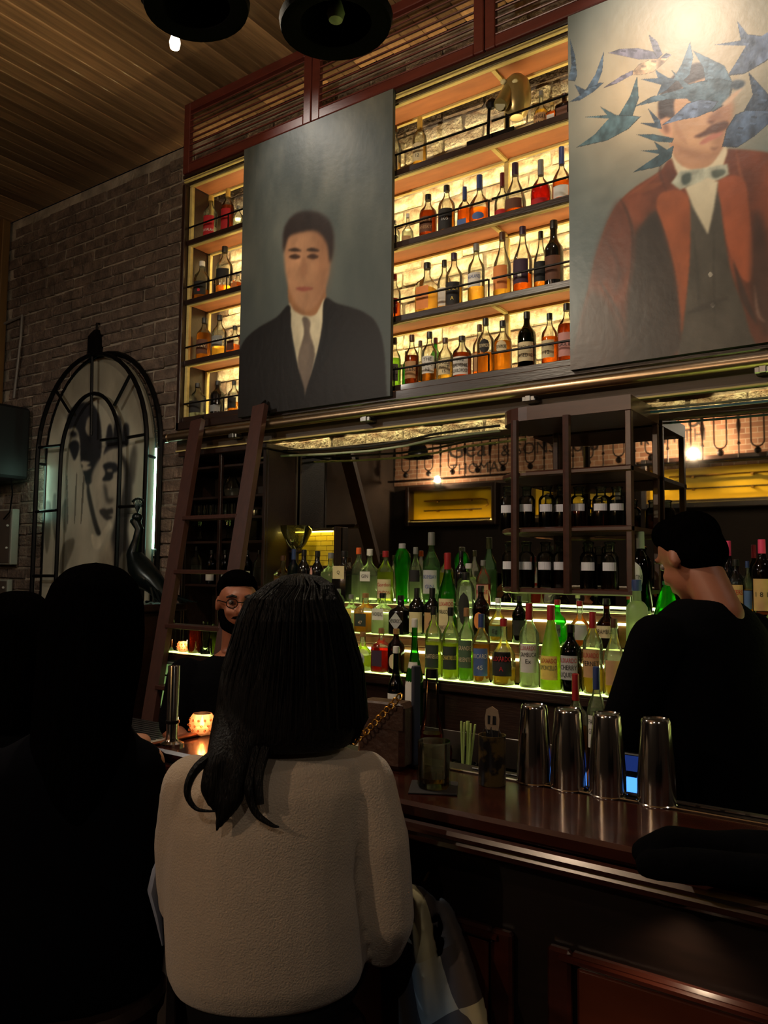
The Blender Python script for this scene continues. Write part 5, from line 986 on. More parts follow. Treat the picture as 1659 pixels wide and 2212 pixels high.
def eyes(c, M3, parent, s=1):
    for sx in (-1, 1):
        p = Vector(c)+M3 @ Vector((sx*.031*s, .0735*s, .006*s)); MB().ball(p, .0115*s, 10, 8).build('eye', mat('eye_white', (120, 112, 104), .3), parent, smooth=True)
        p2 = Vector(c)+M3 @ Vector((sx*.031*s, .0832*s, .005*s)); MB().ball(p2, .0055*s, 8, 6).build('iris', mat('dark_iris', (26, 18, 14), .2), parent, smooth=True)
        a, b_, d = [Vector(c)+M3 @ (Vector(v)*s) for v in ((sx*.015, .094, .028), (sx*.033, .096, .034), (sx*.052, .082, .026))]; MB().tube([a, b_, d], [.004, .005, .003], 6).build('eyebrow', mat('brow_hair', (18, 13, 11), .8), parent)
skin = mat('skin', (168, 112, 84), .5, vary=.12, scale=20); skin_dk = mat('skin_tan', (150, 92, 66), .5, vary=.15, scale=20)
hair_m = mat('black_hair', (6, 5, 5), .6, vary=.5, scale=14, stretch=(9, 9, .6), bump=.5, bscale=30, spec=0)
hair_br = mat('dark_brown_hair', (14, 10, 8), .5, vary=.5, scale=14, stretch=(9, 9, .6), bump=.5, bscale=30, spec=.15)
black_cloth = mat('black_cloth', (8, 8, 10), 1, vary=.3, scale=30, bump=.2, bscale=90, spec=.03)
navy = mat('black_jacket', (8, 8, 12), 1, vary=.3, scale=20, spec=.03)
dark_trouser = mat('dark_trousers', (12, 12, 14), .9, vary=.3, scale=30, spec=.15)
def seated_legs(b, hipz=.80, xs=.09, r=.075, kf=.40):
    for sx in (-1, 1): limb(b, [(sx*xs, .03, hipz-.01, r*.95), (sx*(xs+.03), kf, hipz-.02, r*.75), (sx*(xs+.02), kf-.06, .42, r*.55), (sx*(xs+.02), kf-.07, .33, r*.5)]); limb(b, [(sx*(xs+.02), kf-.09, .315, .04), (sx*(xs+.03), kf+.03, .30, .034)])
def stool(lab, loc, rz=0, back=False):
    t = thing('bar_stool', lab, 'stool', loc, rz); MB().lathe([(.15, .655), (.175, .66), (.18, .69), (.165, .705), (0, .708)], 20).build('seat', mat('dark_leather', (30, 18, 14), .45, vary=.3), t, smooth=True)
    for a in range(4): c_, s_ = math.cos(PI/4+a*PI/2), math.sin(PI/4+a*PI/2); MB().tube([(.11*c_, .11*s_, .655), (.19*c_, .19*s_, 0)], .016, 8).build('leg', wood_dk, t)
    MB().tube([(.165*math.cos(a), .165*math.sin(a), .25) for a in np.linspace(0, 2*PI, 25)], .01, 6).build('footrest', metal_st, t)
    if back:
        for sx in (-1, 1): MB().tube([(sx*.14, -.13, .67), (sx*.15, -.19, .93)], .012, 6).build('back_post', wood_dk, t)
        MB().bbox(-.17, .17, -.21, -.18, .83, .94, .01).build('backrest', wood_dk, t)
# ---- woman in cream sweater, back to the viewer
RZ1 = math.radians(42.5); R1 = Vector((-1.105, 1.225, 0))
stool('bar stool under the person in cream sweater', R1, RZ1)
w1 = thing('person', 'person with long dark hair in cream sweater seated at bar, back turned', 'person', R1, RZ1)
b = MB(); hc = (.02, .02, 1.45); headshape(b, hc, rot3(.15), .95); b.loft([(-.02, 0, .72, .15, .1), (-.01, 0, .9, .14, .09), (0, 0, 1.1, .15, .09), (0, 0, 1.2, .1, .07)])
limb(b, [(.18, 0, 1.16, .045), (.225, .03, .89, .04), (.17, .25, .99, .033), (.14, .33, 1.08, .026)]); limb(b, [(-.18, 0, 1.16, .045), (-.2, .06, .92, .04), (-.1, .28, 1.06, .033), (-.06, .34, 1.12, .026)])
hand(b, (.14, .33, 1.13), (-.4, 1, .1), (-1, 0, 0)); hand(b, (-.06, .34, 1.14), (.3, 1, .05), (1, 0, 0)); seated_legs(b, .78, .09, .06, .27); solidify(b, 'body', skin, w1, .012)
b = MB(); b.loft([(-.02, .0, .772, .158, .11), (-.02, 0, .785, .182, .125), (-.022, 0, .82, .196, .138), (-.03, 0, .92, .196, .142), (-.035, 0, 1.0, .192, .142), (-.03, 0, 1.1, .194, .138), (-.015, 0, 1.17, .195, .126), (0, .0, 1.215, .165, .105), (.005, .01, 1.245, .11, .085), (.01, .015, 1.265, .075, .07)], 28)
limb(b, [(.165, .0, 1.165, .066), (.198, -.01, 1.05, .062), (.218, -.005, .90, .055), (.21, .04, .835, .052), (.185, .25, .97, .048), (.15, .31, 1.05, .04)]); limb(b, [(-.175, .0, 1.165, .064), (-.19, .02, 1.05, .062), (-.19, .06, .93, .058), (-.1, .26, 1.04, .045), (-.07, .32, 1.1, .038)])
sw = mat('cream_knit', (186, 166, 144), .95, vary=.2, scale=5, bump=.35, bscale=260, spec=.1, sheen=.4)
solidify(b, 'sweater', sw, w1, .008, 4)
b = MB(); seated_legs(b, .79, .095, .082, .27); b.loft([(-.02, 0, .705, .15, .12), (-.02, 0, .78, .165, .125)]); solidify(b, 'trousers', dark_trouser, w1, .012)
b = MB(); b.loft([(.03, .0, 1.583, .006, .006), (.03, .0, 1.579, .032, .034), (.03, 0, 1.567, .06, .068), (.028, 0, 1.54, .086, .1), (.022, -.005, 1.50, .106, .115), (.016, -.01, 1.44, .128, .118), (.012, -.015, 1.38, .141, .115), (.012, -.02, 1.32, .147, .108), (.012, -.03, 1.275, .14, .095), (.012, -.04, 1.248, .115, .07)], 26)
limb(b, [(-.10, -.05, 1.30, .04), (-.118, -.12, 1.245, .026), (-.135, -.135, 1.20, .018), (-.125, -.14, 1.17, .012)]); limb(b, [(-.08, -.06, 1.29, .045), (-.085, -.125, 1.23, .026), (-.088, -.14, 1.18, .02), (-.115, -.145, 1.135, .010), (-.125, -.145, 1.115, .004)])
hr1 = solidify(b, 'hair', hair_br, w1, .009, 4)
st_ = MB()
for i in range(150):
    a = random.uniform(PI*.8, 2*PI*1.1); zz = [1.589, 1.584, 1.568, 1.54, 1.50, 1.40, 1.30, 1.262-random.uniform(0, .012)]; rr_ = [(.006, .006), (.036, .04), (.064, .07), (.089, .1), (.107, .116), (.137, .118), (.148, .11), (.128, .09)]; jit = random.uniform(.97, 1.035)
    st_.tube([(.018+(.012 if z_ > 1.55 else 0)+r_[0]*math.cos(a)*jit+random.uniform(-.004, .004), -.012+r_[1]*math.sin(a)*jit, z_) for r_, z_ in zip(rr_, zz)], [.002, .002, .002, .003, .003, .003, .003, .0006], 4)
st_.build('hair_strands', hair_br, hr1)['kind'] = 'stuff'
for pts in ([(-.10, -.11, 1.27), (-.155, -.13, 1.235), (-.172, -.14, 1.195), (-.155, -.145, 1.165), (-.12, -.148, 1.16)], [(-.05, -.1, 1.27), (-.062, -.14, 1.21), (-.05, -.15, 1.16), (-.02, -.152, 1.135), (-.005, -.152, 1.13)], [(-.03, -.1, 1.27), (-.045, -.135, 1.22), (-.04, -.15, 1.17)]):
    sp, sr_ = smoothed(pts, [.012, .010, .007, .004, .0015][:len(pts)]); MB().tube(sp, sr_, 6).build('curl', hair_br, hr1, smooth=True)
iv = Matrix.Rotation(-RZ1, 3, 'Z'); sc = MB().tube([iv @ (EYE+ray(x, y)*1.66-R1) for x, y in ((352, 1835), (338, 1880), (330, 1920), (343, 1975), (352, 2040))], [.008, .018, .022, .018, .006], 8, flat=.5).build('scarf_end', mat('pale_blue_wool', (150, 156, 176), .95), w1, smooth=True)
# ---- woman with long black hair, far left
R2_ = Vector((-1.54, 1.08, 0)); RZ2 = math.radians(50)
stool('bar stool under the black-haired person in black jacket', R2_, RZ2)
w2 = thing('person', 'person with long black hair and black jacket seated at bar, back turned', 'person', R2_, RZ2)
b = MB(); headshape(b, (.0, .02, 1.48), rot3(-.35), .95); b.loft([(0, 0, .72, .15, .1), (0, 0, 1.1, .14, .09), (0, 0, 1.2, .1, .07)]); limb(b, [(.12, .02, 1.16, .045), (.12, .12, .96, .04), (.10, .34, 1.09, .03)]); limb(b, [(-.19, 0, 1.16, .045), (-.24, .04, .9, .04), (-.15, .28, 1.05, .03)])
hand(b, (.10, .37, 1.125), (-.2, 1, .05), (-1, 0, 0)); hand(b, (-.15, .3, 1.125), (.3, 1, .05), (1, 0, 0)); seated_legs(b, .78, .09, .06); solidify(b, 'body', skin, w2, .012)
b = MB(); b.loft([(-.03, 0, .70, .2, .14), (-.03, 0, .8, .2, .15), (-.04, 0, .95, .195, .14), (-.05, 0, 1.1, .2, .135), (-.045, 0, 1.18, .185, .115), (-.02, .0, 1.23, .12, .09), (0, .01, 1.27, .07, .07)], 26); limb(b, [(.10, .02, 1.15, .066), (.115, .12, .96, .058), (.11, .28, 1.04, .05), (.10, .34, 1.09, .042)]); limb(b, [(-.21, 0, 1.15, .07), (-.26, .04, .9, .066), (-.17, .26, 1.02, .05)]); solidify(b, 'jacket', navy, w2, .011, 6)
b = MB(); seated_legs(b, .79, .095, .085); b.loft([(-.02, 0, .705, .17, .14), (-.02, 0, .8, .18, .14)]); solidify(b, 'trousers', dark_trouser, w2, .012)
b = MB(); b.loft([(0, 0, 1.61, .006, .006), (0, 0, 1.606, .03, .034), (0, 0, 1.596, .06, .07), (0, 0, 1.565, .09, .105), (.0, 0, 1.52, .106, .12), (-.002, -.005, 1.45, .112, .12), (-.004, -.012, 1.38, .11, .115), (-.012, -.02, 1.3, .105, .11), (-.016, -.04, 1.2, .1, .095), (-.02, -.06, 1.1, .085, .075), (-.02, -.08, 1.03, .06, .05)], 26); h2 = solidify(b, 'hair', hair_m, w2, .010, 4)
# ---- third patron at picture edge
R3 = Vector((-2.0, 1.17, 0)); stool('bar stool under the patron at far left edge', R3, .9)
w3 = thing('person', 'dark-haired patron in black at far left edge, mostly hidden', 'person', R3, math.radians(55))
b = MB(); headshape(b, (0, .02, 1.41), rot3(-.4), .95); b.loft([(0, 0, .72, .15, .1), (0, 0, 1.1, .15, .09), (0, 0, 1.18, .1, .07)]); limb(b, [(.17, .02, 1.12, .045), (.2, .12, .92, .04), (.11, .30, 1.07, .03)]); limb(b, [(-.17, .02, 1.12, .045), (-.2, .12, .92, .04), (-.11, .30, 1.07, .03)]); hand(b, (.1, .3, 1.14), (0, 1, .05), (-1, 0, 0)); hand(b, (-.1, .3, 1.14), (0, 1, .05), (1, 0, 0)); seated_legs(b, .78, .09, .06); solidify(b, 'body', skin, w3, .013)
b = MB(); b.loft([(0, 0, .70, .19, .14), (0, 0, .95, .19, .135), (0, 0, 1.08, .2, .13), (0, 0, 1.15, .17, .11), (0, .01, 1.2, .1, .085)], 24); limb(b, [(.18, .0, 1.1, .066), (.21, .1, .93, .06), (.13, .26, 1.03, .05)]); limb(b, [(-.18, 0, 1.1, .066), (-.21, .1, .93, .06), (-.13, .26, 1.03, .05)]); solidify(b, 'jacket', black_cloth, w3, .012)
b = MB(); seated_legs(b, .79, .095, .085); b.loft([(-.02, 0, .705, .16, .14), (-.02, 0, .8, .17, .14)]); solidify(b, 'trousers', dark_trouser, w3, .013)
b = MB(); b.loft([(0, 0, 1.535, .03, .03), (0, 0, 1.52, .062, .075), (0, -.005, 1.48, .09, .105), (0, -.01, 1.42, .098, .108), (0, -.02, 1.34, .1, .095), (0, -.03, 1.26, .098, .085), (0, -.05, 1.18, .08, .06)], 24); solidify(b, 'hair', hair_m, w3, .011)
# ---- bearded man with glasses behind the bar
def standing(label, loc, rz, hc, M3, hs, lean, top_m, arms, skinm, hairf, shirt_wide=.2, sh=.24, short=True):
    t = thing('person', label, 'person', loc, rz); lx, ly = lean; hz = hc[2]
    b = MB(); headshape(b, hc, M3, hs); b.loft([(0, 0, .85, .13, .1), (lx*.5, ly*.5, 1.1, .13, .1), (lx, ly, hz-.28, .15, .09), (lx, ly, hz-.2, .08, .07)])
    for a in arms: limb(b, [(*a[0], .05), (*a[1], .042), (*a[2], .03)]); d = Vector(a[2])-Vector(a[1]); hand(b, Vector(a[2])+d.normalized()*.02, d, a[3])
    for sx in (-1, 1): limb(b, [(sx*.09, 0, .9, .08), (sx*.1, .01, .5, .055), (sx*.1, -.01, .1, .042)]); limb(b, [(sx*.1, -.02, .05, .04), (sx*.11, .12, .04, .036)])
    bo = solidify(b, 'body', skinm, t, .0105, 3)
    sz = hz-sh; b = MB(); b.loft([(0, 0, .84, .165, .12), (lx*.3, ly*.3, 1.0, .165, .125), (lx*.7, ly*.7, sz-.18, shirt_wide*.95, .135), (lx, ly, sz-.06, shirt_wide, .125), (lx, ly, sz, shirt_wide*.75, .1), (lx*1.05, ly*1.05, sz+.035, .085, .08)], 26)
    for a in arms: e = Vector(a[0]).lerp(Vector(a[1]), .85 if short else 1.0); pts = [(*a[0], .075), (*e, .062)]; limb(b, pts+([] if short else [(*Vector(a[1]).lerp(Vector(a[2]), .95), .045)]))
    solidify(b, 'shirt', top_m, t, .011, 5)
    b = MB()
    for sx in (-1, 1): limb(b, [(sx*.085, 0, .9, .095), (sx*.1, .01, .5, .075), (sx*.1, -.01, .1, .065)])
    b.loft([(0, 0, .82, .16, .12), (0, 0, .98, .168, .125)]); solidify(b, 'trousers', dark_trouser, t, .013)
    for sx in (-1, 1): MB().bbox(sx*.105-.045, sx*.105+.045, -.07, .17, 0, .085, .02).build('shoe', mat('black_leather', (10, 9, 9), .4), t)
    eyes(hc, M3, bo, hs); hairf(t, Vector(hc), M3, hs); return t
def hair_short(extra=0, m=None):
    def f(t, c, M3, s):
        b = MB()
        def E(x, y, z, rx, ry, rz): k = len(b.v); b.ball((0, 0, 0), (rx*s, ry*s, rz*s), 16, 10); b.v[k:] = [tuple(c+M3 @ (Vector((x, y, z))*s)+M3 @ Vector(p)) for p in b.v[k:]]
        E(0, -.022, .05, .083, .092, .078); E(0, -.045, .0, .078, .065, .07); E(0, .03, .088, .066, .055, .035+extra); E(-.062, -.01, .01, .018, .03, .04); E(.062, -.01, .01, .018, .03, .04)
        solidify(b, 'hair', m or hair_m, t, .009, 3)
    return f
c4 = atY(513, 1300, 2.25); R4 = Vector((c4.x, 2.25, 0)); to = math.atan2(-R4.y, -R4.x)-PI/2
def glasses_beard(t, c, M3, s):
    hair_short()(t, c, M3, s); b = MB(); g = thing
    def T(x, y, z): return c+M3 @ (Vector((x, y, z))*s)
    gl_ = MB()
    for sx in (-1, 1): gl_.tube([T(sx*.033+.022*math.cos(a), .105, .004+.018*math.sin(a)) for a in np.linspace(0, 2*PI, 15)], .0018, 5); gl_.tube([T(sx*.055, .103, .008), T(sx*.08, .03, .01), T(sx*.08, -.01, .0)], .0018, 5)
    gl_.tube([T(-.011, .106, .008), T(.011, .106, .008)], .0018, 5); gl_.build('glasses', metal_bk, t)
    b = MB(); limb(b, [(*T(-.062, .02, -.04), .018), (*T(-.05, .055, -.085), .022), (*T(0, .075, -.105), .026), (*T(.05, .055, -.085), .022), (*T(.062, .02, -.04), .018)]); limb(b, [(*T(-.028, .088, -.055), .008), (*T(0, .098, -.048), .008), (*T(.028, .088, -.055), .008)]); solidify(b, 'beard', hair_m, t, .008, 3)
standing('bearded man in glasses and dark shirt standing behind bar, half hidden by sweater person', R4, to, (0, 0, c4.z), rot3(.12, -.06), 1, (0, 0), black_cloth, [((.19, 0, 1.18), (.23, .06, .98), (.16, .22, .96), (-1, 0, 0)), ((-.19, 0, 1.18), (-.23, .06, .98), (-.16, .22, .96), (1, 0, 0))], skin_dk, glasses_beard)
# ---- bartender at right, in black, leaning with lowered head
R5 = Vector((-.518, 2.30, 0)); c5 = atY(1492, 1205, 2.34)
rz5 = math.radians(68); Mi = Matrix.Rotation(-rz5, 3, 'Z')
hl = Mi @ (Vector((c5.x, 2.34, c5.z))-R5)
standing('bartender in black shirt leaning over the bar, head turned aside', R5, rz5, tuple(hl), rot3(-.1, -.45, 0), 1.0, (hl.x*.4, hl.y*.25), black_cloth, [((.205, .02, 1.42), (.28, .12, 1.1), (.2, .3, 1.0), (-1, 0, 0)), ((-.205, .02, 1.42), (-.26, .12, 1.12), (-.16, .28, 1.0), (1, 0, 0))], skin_dk, hair_short(.015), .215, .15)
# ---- coats
pl = bpy.data.materials.new('checked_wool'); pl.use_nodes = True; N = pl.node_tree.nodes; L = pl.node_tree.links
at_ = N.new('ShaderNodeTexCoord'); mp = N.new('ShaderNodeMapping'); mp.inputs['Rotation'].default_value = (0, .55, .4); ck = N.new('ShaderNodeTexChecker'); ck.inputs['Scale'].default_value = 9; ck.inputs[1].default_value = (*lin((120, 152, 184)), 1); ck.inputs[2].default_value = (*lin((60, 76, 100)), 1)
ck2 = N.new('ShaderNodeTexChecker'); ck2.inputs['Scale'].default_value = 3.6; ck2.inputs[1].default_value = (*lin((176, 164, 126)), 1); ck2.inputs[2].default_value = (*lin((74, 62, 54)), 1)
wv = N.new('ShaderNodeTexWave'); wv.inputs['Scale'].default_value = 1.6; mx = N.new('ShaderNodeMix'); mx.data_type = 'RGBA'
L.new(at_.outputs['Object'], mp.inputs[0])
for n_ in (ck, ck2, wv): L.new(mp.outputs[0], n_.inputs['Vector'])
L.new(wv.outputs['Fac'], mx.inputs[0]); L.new(ck.outputs[0], mx.inputs[6]); L.new(ck2.outputs[0], mx.inputs[7]); L.new(mx.outputs[2], N['Principled BSDF'].inputs['Base Color']); N['Principled BSDF'].inputs['Roughness'].default_value = .95
t = thing('checked_coat', 'blue and brown checked wool coat hanging against the counter front', 'coat', (-.88, 1.5, .68))
rows = []
for i in range(15):
    u = i/14; y = 1908+u*420; xl, xr = 845+u*20, np.interp(u, [0, .08, .3, .6, 1], [900, 958, 992, 1030, 1068]); row = []
    for j in range(9):
        v = j/8; Yc = 1.50+.025*math.sin(v*9+u*3)-.05*math.sin(PI*v); P_ = atY(xl+(xr-xl)*v, y+v*14*(1-u), Yc); row.append(P_-t.location)
    back = [p+Vector((.0, .035, -.004)) for p in row[::-1]]; rows.append(row+back)
solidify(MB().rings(rows), 'wool', pl, t, .007, 4)
pp_ = [atY(x, y, 1.462)-t.location for x, y in ((862, 2018), (900, 2040), (928, 2075), (938, 2115), (930, 2160), (905, 2212), (890, 2250))]; MB().tube(pp_, .008, 8, flat=.6).build('pale_piping', mat('pale_piping', (150, 158, 160), .9), t, smooth=True)
hk = atY(905, 1912, 1.55); t = thing('coat_hook', 'small brass hook on the counter front holding the checked coat', 'hook', (hk.x, 1.599, hk.z)); MB().tube([(0, -.001, .02), (0, -.03, .0), (0, -.055, -.005), (0, -.06, .02)], .005, 6).build('hook', brass, t)
t = thing('black_jacket', 'black jacket folded over the front edge of the counter', 'jacket', (*on(1520, 1840)[:2], 1.1005)); b = MB()
for pts in ([(1395, 1842, .026), (1450, 1826, .034), (1540, 1832, .03), (1620, 1835, .034), (1720, 1850, .04)], [(1400, 1868, .024), (1480, 1870, .03), (1600, 1880, .028), (1700, 1890, .03)]): limb(b, [(*(atZ(x, y, 1.1+r)-t.location), r) for x, y, r in pts])
solidify(b, 'folded_cloth', black_cloth, t, .009, 6)
# ================================================================== WALL OPPOSITE THE BAR (seen only in the mirror)
MY = 3.34
def V(px, py, real_y): P_ = atY(px, py, 2*MY-real_y); return Vector((P_.x, real_y, P_.z))
bt = bpy.data.materials.new('facing_brick'); bt.use_nodes = True; N = bt.node_tree.nodes; L = bt.node_tree.links
br = N.new('ShaderNodeTexBrick'); br.inputs['Scale'].default_value = 4.2; br.inputs['Color1'].default_value = (*lin((170, 128, 100)), 1); br.inputs['Color2'].default_value = (*lin((132, 92, 70)), 1); br.inputs['Mortar'].default_value = (*lin((196, 184, 164)), 1); br.inputs['Mortar Size'].default_value = .012
tc = N.new('ShaderNodeTexCoord'); mp = N.new('ShaderNodeMapping'); mp.inputs['Rotation'].default_value = (PI/2, 0, 0); L.new(tc.outputs['Object'], mp.inputs[0]); L.new(mp.outputs[0], br.inputs['Vector']); L.new(br.outputs[0], N['Principled BSDF'].inputs['Base Color']); N['Principled BSDF'].inputs['Roughness'].default_value = .9
fb = MB().box(XL+.02, -.6, YB+.001, YB+.03, 2.76, 4.05).build('brick_facing', bt, wf)
dki = mat('faded_black_paint', (40, 34, 30), .9, vary=.3)
def sign(text, px, py, size, wide=1):
    P_ = V(px, py, YB+.032); o_ = lettering(text, dki, wf, size, y=0, z=0, mirror=False, name='painted_lettering', wide=wide); o_.location = (P_.x, P_.y+.002, P_.z)
sign('Gear', 1018, 970, .36); sign('THOMAS', 1030, 1012, .2); sign('& SONS', 1140, 970, .22); sign('Co 8', 1250, 962, .25); sign('RUMITH', 1452, 945, .2); sign('&', 1503, 905, .3)
# iron railing
zb_, zt_ = V(1450, 1003, -2.1).z, 3.72
rl = thing('iron_railing', 'decorative black iron railing high on wall, reflected in the mirror', 'railing', (-6.1, -2.1, zb_))
MB().bbox(0, 5.3, -.02, .02, 0, .025, .003).build('bottom_rail', metal_bk, rl); MB().bbox(0, 5.3, -.02, .02, zt_-zb_, zt_-zb_+.03, .003).build('top_rail', metal_bk, rl)
x = .1; hgt = zt_-zb_
while x < 5.2:
    MB().tube([(x, 0, .025), (x, 0, .16), (x, 0, .17), (x, 0, .2), (x, 0, .28), (x, 0, .36), (x, 0, .44), (x, 0, .52), (x, 0, .6), (x, 0, hgt)], [.009, .009, .02, .009, .012, .024, .014, .026, .012, .012], 6).build('twisted_bar', metal_bk, rl)
    c_ = x+.18; MB().tube([(c_-.062, 0, hgt), (c_-.062, 0, .19)]+[(c_-.062*math.cos(a), 0, .19-.062*math.sin(a)) for a in np.linspace(.3, PI-.3, 6)]+[(c_+.062, 0, .19), (c_+.062, 0, hgt)], .009, 6).build('loop_bar', metal_bk, rl); MB().ball((c_, 0, .088), .037, 10, 7).build('ball', metal_bk, rl)
    x += .36
# yellow lit cases of walking canes
yel = mat('yellow_lacquer', (236, 196, 30), .5, vary=.08)
for k, (xa, xb, za, zb2, lab) in enumerate(((V(885, 1100, -2.3).x, V(1063, 1100, -2.3).x, V(885, 1128, -2.3).z, V(885, 1062, -2.3).z, 'far yellow-lit display case of canes, reflected in the mirror'), (V(1150, 1100, -2.3).x, V(1330, 1100, -2.3).x, V(1150, 1118, -2.3).z, V(1150, 1043, -2.3).z, 'middle yellow-lit display case of canes behind the jar rack reflection'), (V(1398, 1050, -2.3).x, V(1398, 1050, -2.3).x+1.5, V(1398, 1089, -2.3).z, V(1398, 1005, -2.3).z, 'near yellow-lit display case of canes, reflected in the mirror'))):
    t = thing('display_case', lab, 'display case', (xa, YB+.002, za)); w_, h_ = xb-xa, zb2-za
    MB().box(0, w_, .001, .012, 0, h_).build('back_panel', yel, t)
    for q in ((-.06, 0, 0, .15, -.06, h_+.06), (w_, w_+.06, 0, .15, -.06, h_+.06), (0, w_, 0, .15, h_, h_+.06), (0, w_, 0, .15, -.06, 0)): MB().bbox(*q, .005).build('case_frame', wood_dk, t)
    MB().box(.02, w_-.02, .1, .115, .002, .012).build('case_light', glow('case_led', (255, 214, 120), 14), t); MB().box(.02, w_-.02, .12, .14, .002, .03).build('light_shield', wood_dk, t)
    for j in (.36, .68):
        cn = MB().tube([(.15*w_, .05, h_*j), (.85*w_, .05, h_*j)]+([(.92*w_, .05, h_*j-.02), (.93*w_, .05, h_*j-.08), (.9*w_, .05, h_*j-.1)] if j > .5 else []), .009, 8).build('walking_cane', brass if j > .5 else mat('dark_cane', (40, 24, 14), .4), t, smooth=True)
        for u in (.32, .72): MB().bbox(u*w_-.014, u*w_+.014, .012, .06, h_*j-.022, h_*j+.006, .003).build('bracket', brass, t)
# wall lamps lighting the bricks
for px, py, pw in ((1497, 992, 85), (945, 1045, 28)):
    P_ = V(px, py, -2.2); t = thing('wall_lamp', 'small round wall lamp lighting '+('the near' if px > 1200 else 'the far')+' lettered bricks, reflected', 'lamp', P_)
    MB().lathe([(.03, -.05), (.05, -.03), (.055, .02), (.045, .02), (.02, -.035)], 14).build('housing', metal_bk, t, smooth=True); MB().ball((0, 0, .01), .02, 10, 7).build('bulb', glow('wall_bulb', (255, 220, 180), 12), t); lamp('POINT', 'wall_lamp_light', (0, 0, .06), pw, (1, .74, .5), .03, parent=t)
# small lit hatch of yellow tiles beside the hutch
xa, xb, za, zb2 = atY(640, 1180, 3.31).x, atY(727, 1180, 3.31).x, atY(690, 1222, 3.31).z, atY(690, 1147, 3.31).z; w_, h_ = xb-xa, zb2-za
th = thing('tiled_hatch', 'small yellow-lit hatch of glazed tiles between hutch and bottles', 'hatch', (xa, 3.335, za))
MB().box(0, w_, -.006, -.001, 0, h_).build('hatch_back', mat('tile_grout', (120, 96, 30), .8), th)
tw, tz = w_/3.5, h_/7; tm = MB().bbox(.0012, tw-.0012, -.010, -.0062, .0012, tz-.0012, .001).mesh('tile', mat('glazed_yellow_tile', (226, 200, 56), .3, vary=.1))
tmh = MB().bbox(.0012, tw/2-.0012, -.010, -.0062, .0012, tz-.0012, .001).mesh('half_tile', mat('glazed_yellow_tile'))
for i in range(7):
    xs = [(k*tw, tm) for k in range(3)]+[(3*tw, tmh)] if i % 2 == 0 else [(0, tmh)]+[(tw/2+k*tw, tm) for k in range(3)]
    for xx, me_ in xs: o = bpy.data.objects.new('tile', me_); COL.objects.link(o); o.parent = th; o.location = (xx, 0, i*tz)
for q in ((-.02, 0, -.05, 0, -.02, h_+.02), (w_, w_+.012, -.05, 0, -.02, h_+.02), (0, w_, -.05, 0, h_, h_+.012), (0, w_, -.05, 0, -.012, 0)): MB().bbox(*q, .002).build('hatch_frame', wood_dk, th)
MB().box(.01, w_-.01, -.046, -.042, h_-.008, h_-.002).build('hatch_led', glow('hatch_led', (255, 226, 110), 14), th)

# ================================================================== HAT LAMPS, BULB, PICTURE SPOTS
hatp = [(.152, .02), (.148, .004), (.135, 0), (.112, .006), (.1, .01), (.099, .04), (.095, .085), (.075, .118), (.035, .131), (0, .133)]
def hat(lab, c, s=1, lit=0, rot=(0, 0, 0), bulbc=(200, 205, 180), bulb=True):
    t = thing('hat_lamp', lab, 'lamp', c); t.rotation_euler = rot
    out = [(r*s, z*s) for r, z in hatp]; inn = [(max(r-.004, 0)*s, (z-.004)*s) for r, z in hatp[3:]]
    MB().lathe(out[::-1]+[(.147*s, .0005)]+inn, 32, sx=1, sy=.9, cap0=False, cap1=False).build('bowler_hat_shade', black_felt, t, smooth=True)
    MB().lathe([(.1005*s, .012*s), (.1012*s, .014*s), (.1005*s, .034*s), (.0998*s, .036*s)], 32, sy=.9, cap0=False, cap1=False).build('hat_band', mat('satin_band', (12, 11, 11), .4), t, smooth=True)
    if bulb: b = MB().lathe([(.0, .0), (.018*s, .006*s), (.024*s, .025*s), (.018*s, .045*s), (.012*s, .06*s), (.012*s, .08*s)], 14, c=(0, 0, .012)); b.build('bulb', glow('lit_bulb', (255, 214, 160), 18) if lit else mat('frosted_bulb', bulbc, .3, vary=.05), t, smooth=True)
    MB().lathe([(.014*s, .085*s), (.014*s, .118*s)], 12).build('socket', metal_bk, t); MB().tube([(0, 0, .12*s), (0, 0, CEIL-c[2]-.003)], .003, 6).build('cord', metal_bk, t); MB().lathe([(.04, CEIL-c[2]-.02), (.04, CEIL-c[2]-.003)], 16).build('ceiling_rose', metal_bk, t)
    if lit: lamp('POINT', 'hat_fill_light', (0, 0, .0), lit, WARM, .03, parent=t)
    return t
def onray(px, py, z): return EYE+ray(px, py)*z
hat('unlit black bowler-hat pendant lamp showing its pale bulb', onray(725, 58, 2.1), 1.03)
hat('black bowler-hat pendant lamp beside the bright bare bulb', onray(424, 20, 2.1), .97, bulb=False)
P_ = onray(378, 88, 2.5)
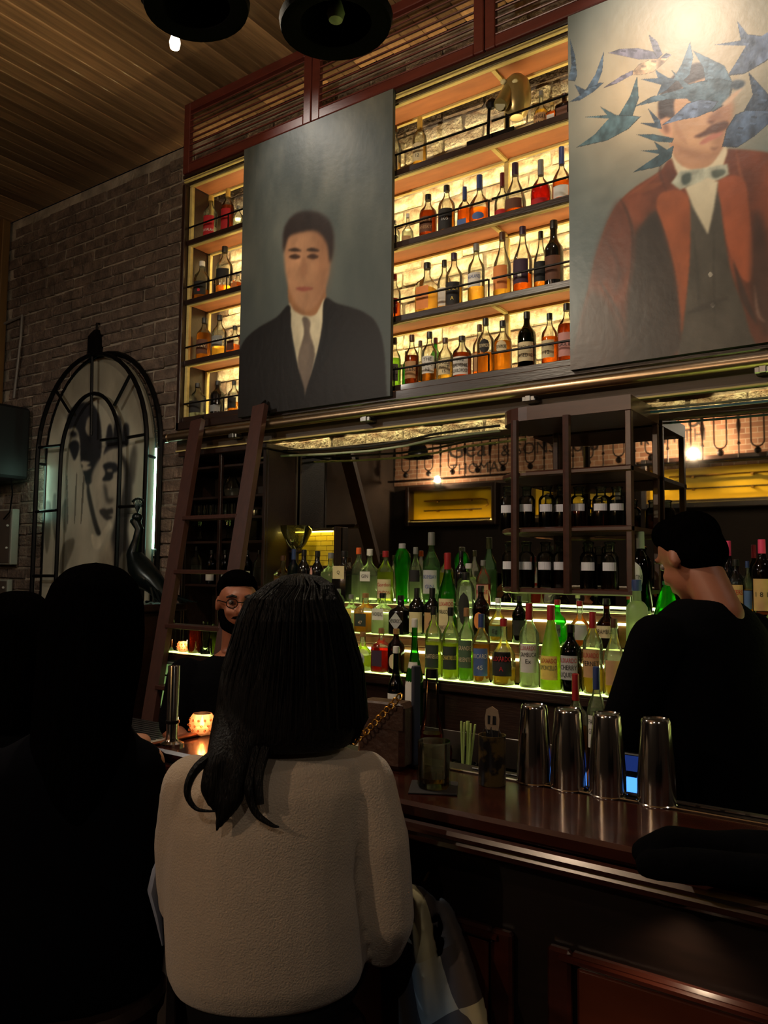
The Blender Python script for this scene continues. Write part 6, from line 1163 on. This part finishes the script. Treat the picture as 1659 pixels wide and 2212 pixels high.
t = thing('bare_bulb', 'small bright bare bulb hanging below the hat lamp', 'lamp', P_); MB().lathe([(0, -.028), (.014, -.024), (.017, -.006), (.012, .014), (.01, .024)], 14).build('bulb', glow('bare_bulb_glow', (255, 232, 196), 40), t, smooth=True); MB().lathe([(.011, .024), (.012, .06)], 12).build('socket', metal_bk, t); MB().tube([(0, 0, .06), (0, 0, CEIL-P_.z-.002)], .0025, 6).build('cord', metal_bk, t)
lamp('POINT', 'bare_bulb_light', (0, 0, -.05), 44, (1, .84, .62), .03, parent=t)
for k, (px, py, lab) in enumerate(((903, 990, 'lit'), (948, 956, 'x'), (745, 992, 'y'))):
    hat(['hanging bowler-hat lamp reflected before the far lettered bricks', 'higher hanging bowler-hat lamp reflected under the cables', 'bowler-hat lamp reflected in darkest part of mirror'][k], V(px, py, -.55), 1.15)
for lab, loc, pw in (('added fill light in a hat shade behind the viewer towards the door', (-.35, -1.0, 2.95), 17), ('added fill light in a hat shade behind the viewer near right wall', (1.5, -.4, 2.95), 11), ('added fill light in a hat shade over the far left bar stools', (-3.9, .45, 3.3), 42), ('added fill light in a hat shade over the near end of bar', (.9, 2.2, 3.2), 10)): hat(lab, Vector(loc), 1, pw)  # unseen lamps added as fill to raise the room's ambient light
for lab, loc, aim, pw, ang in (('small black ceiling spotlight aimed at the left portrait', (-3.1, 2.43, 4.36), (-2.62, 3.06, 3.62), 19, 58), ('small black ceiling spotlight aimed at the swallow portrait', (-.95, 2.08, 4.36), (-.74, 3.06, 3.6), 52, 62)):
    t = thing('ceiling_spotlight', lab, 'spotlight', loc); d = (Vector(aim)-Vector(loc)).normalized(); MB().tube([-d*.1, d*.0], .035, 14).build('can', metal_bk, t, smooth=True); MB().tube([-d*.06, (0, 0, .045)], .008, 6).build('arm', metal_bk, t)
    lamp('SPOT', 'spot_beam', d*.02, pw, (1, .92, .8), .035, aim=d, angle=ang, blend=.9, parent=t).rotation_euler = d.to_track_quat('-Z', 'Y').to_euler()
pk2 = thing('added_panel_light', 'added puck light under counter overhang to brighten the front panel', 'lamp', (-.42, 1.535, 1.0)); MB().lathe([(.025, .0), (.028, .004), (.028, .0135)], 16).build('puck', metal_bk, pk2)  # lamp added to brighten the panel; no such fitting is known there
lamp('SPOT', 'added_puck_light', (0, 0, -.004), 2.2, (1, .74, .48), .02, aim=(0, 0, -1), angle=120, blend=.8, parent=pk2).rotation_euler = (0, 0, 0)
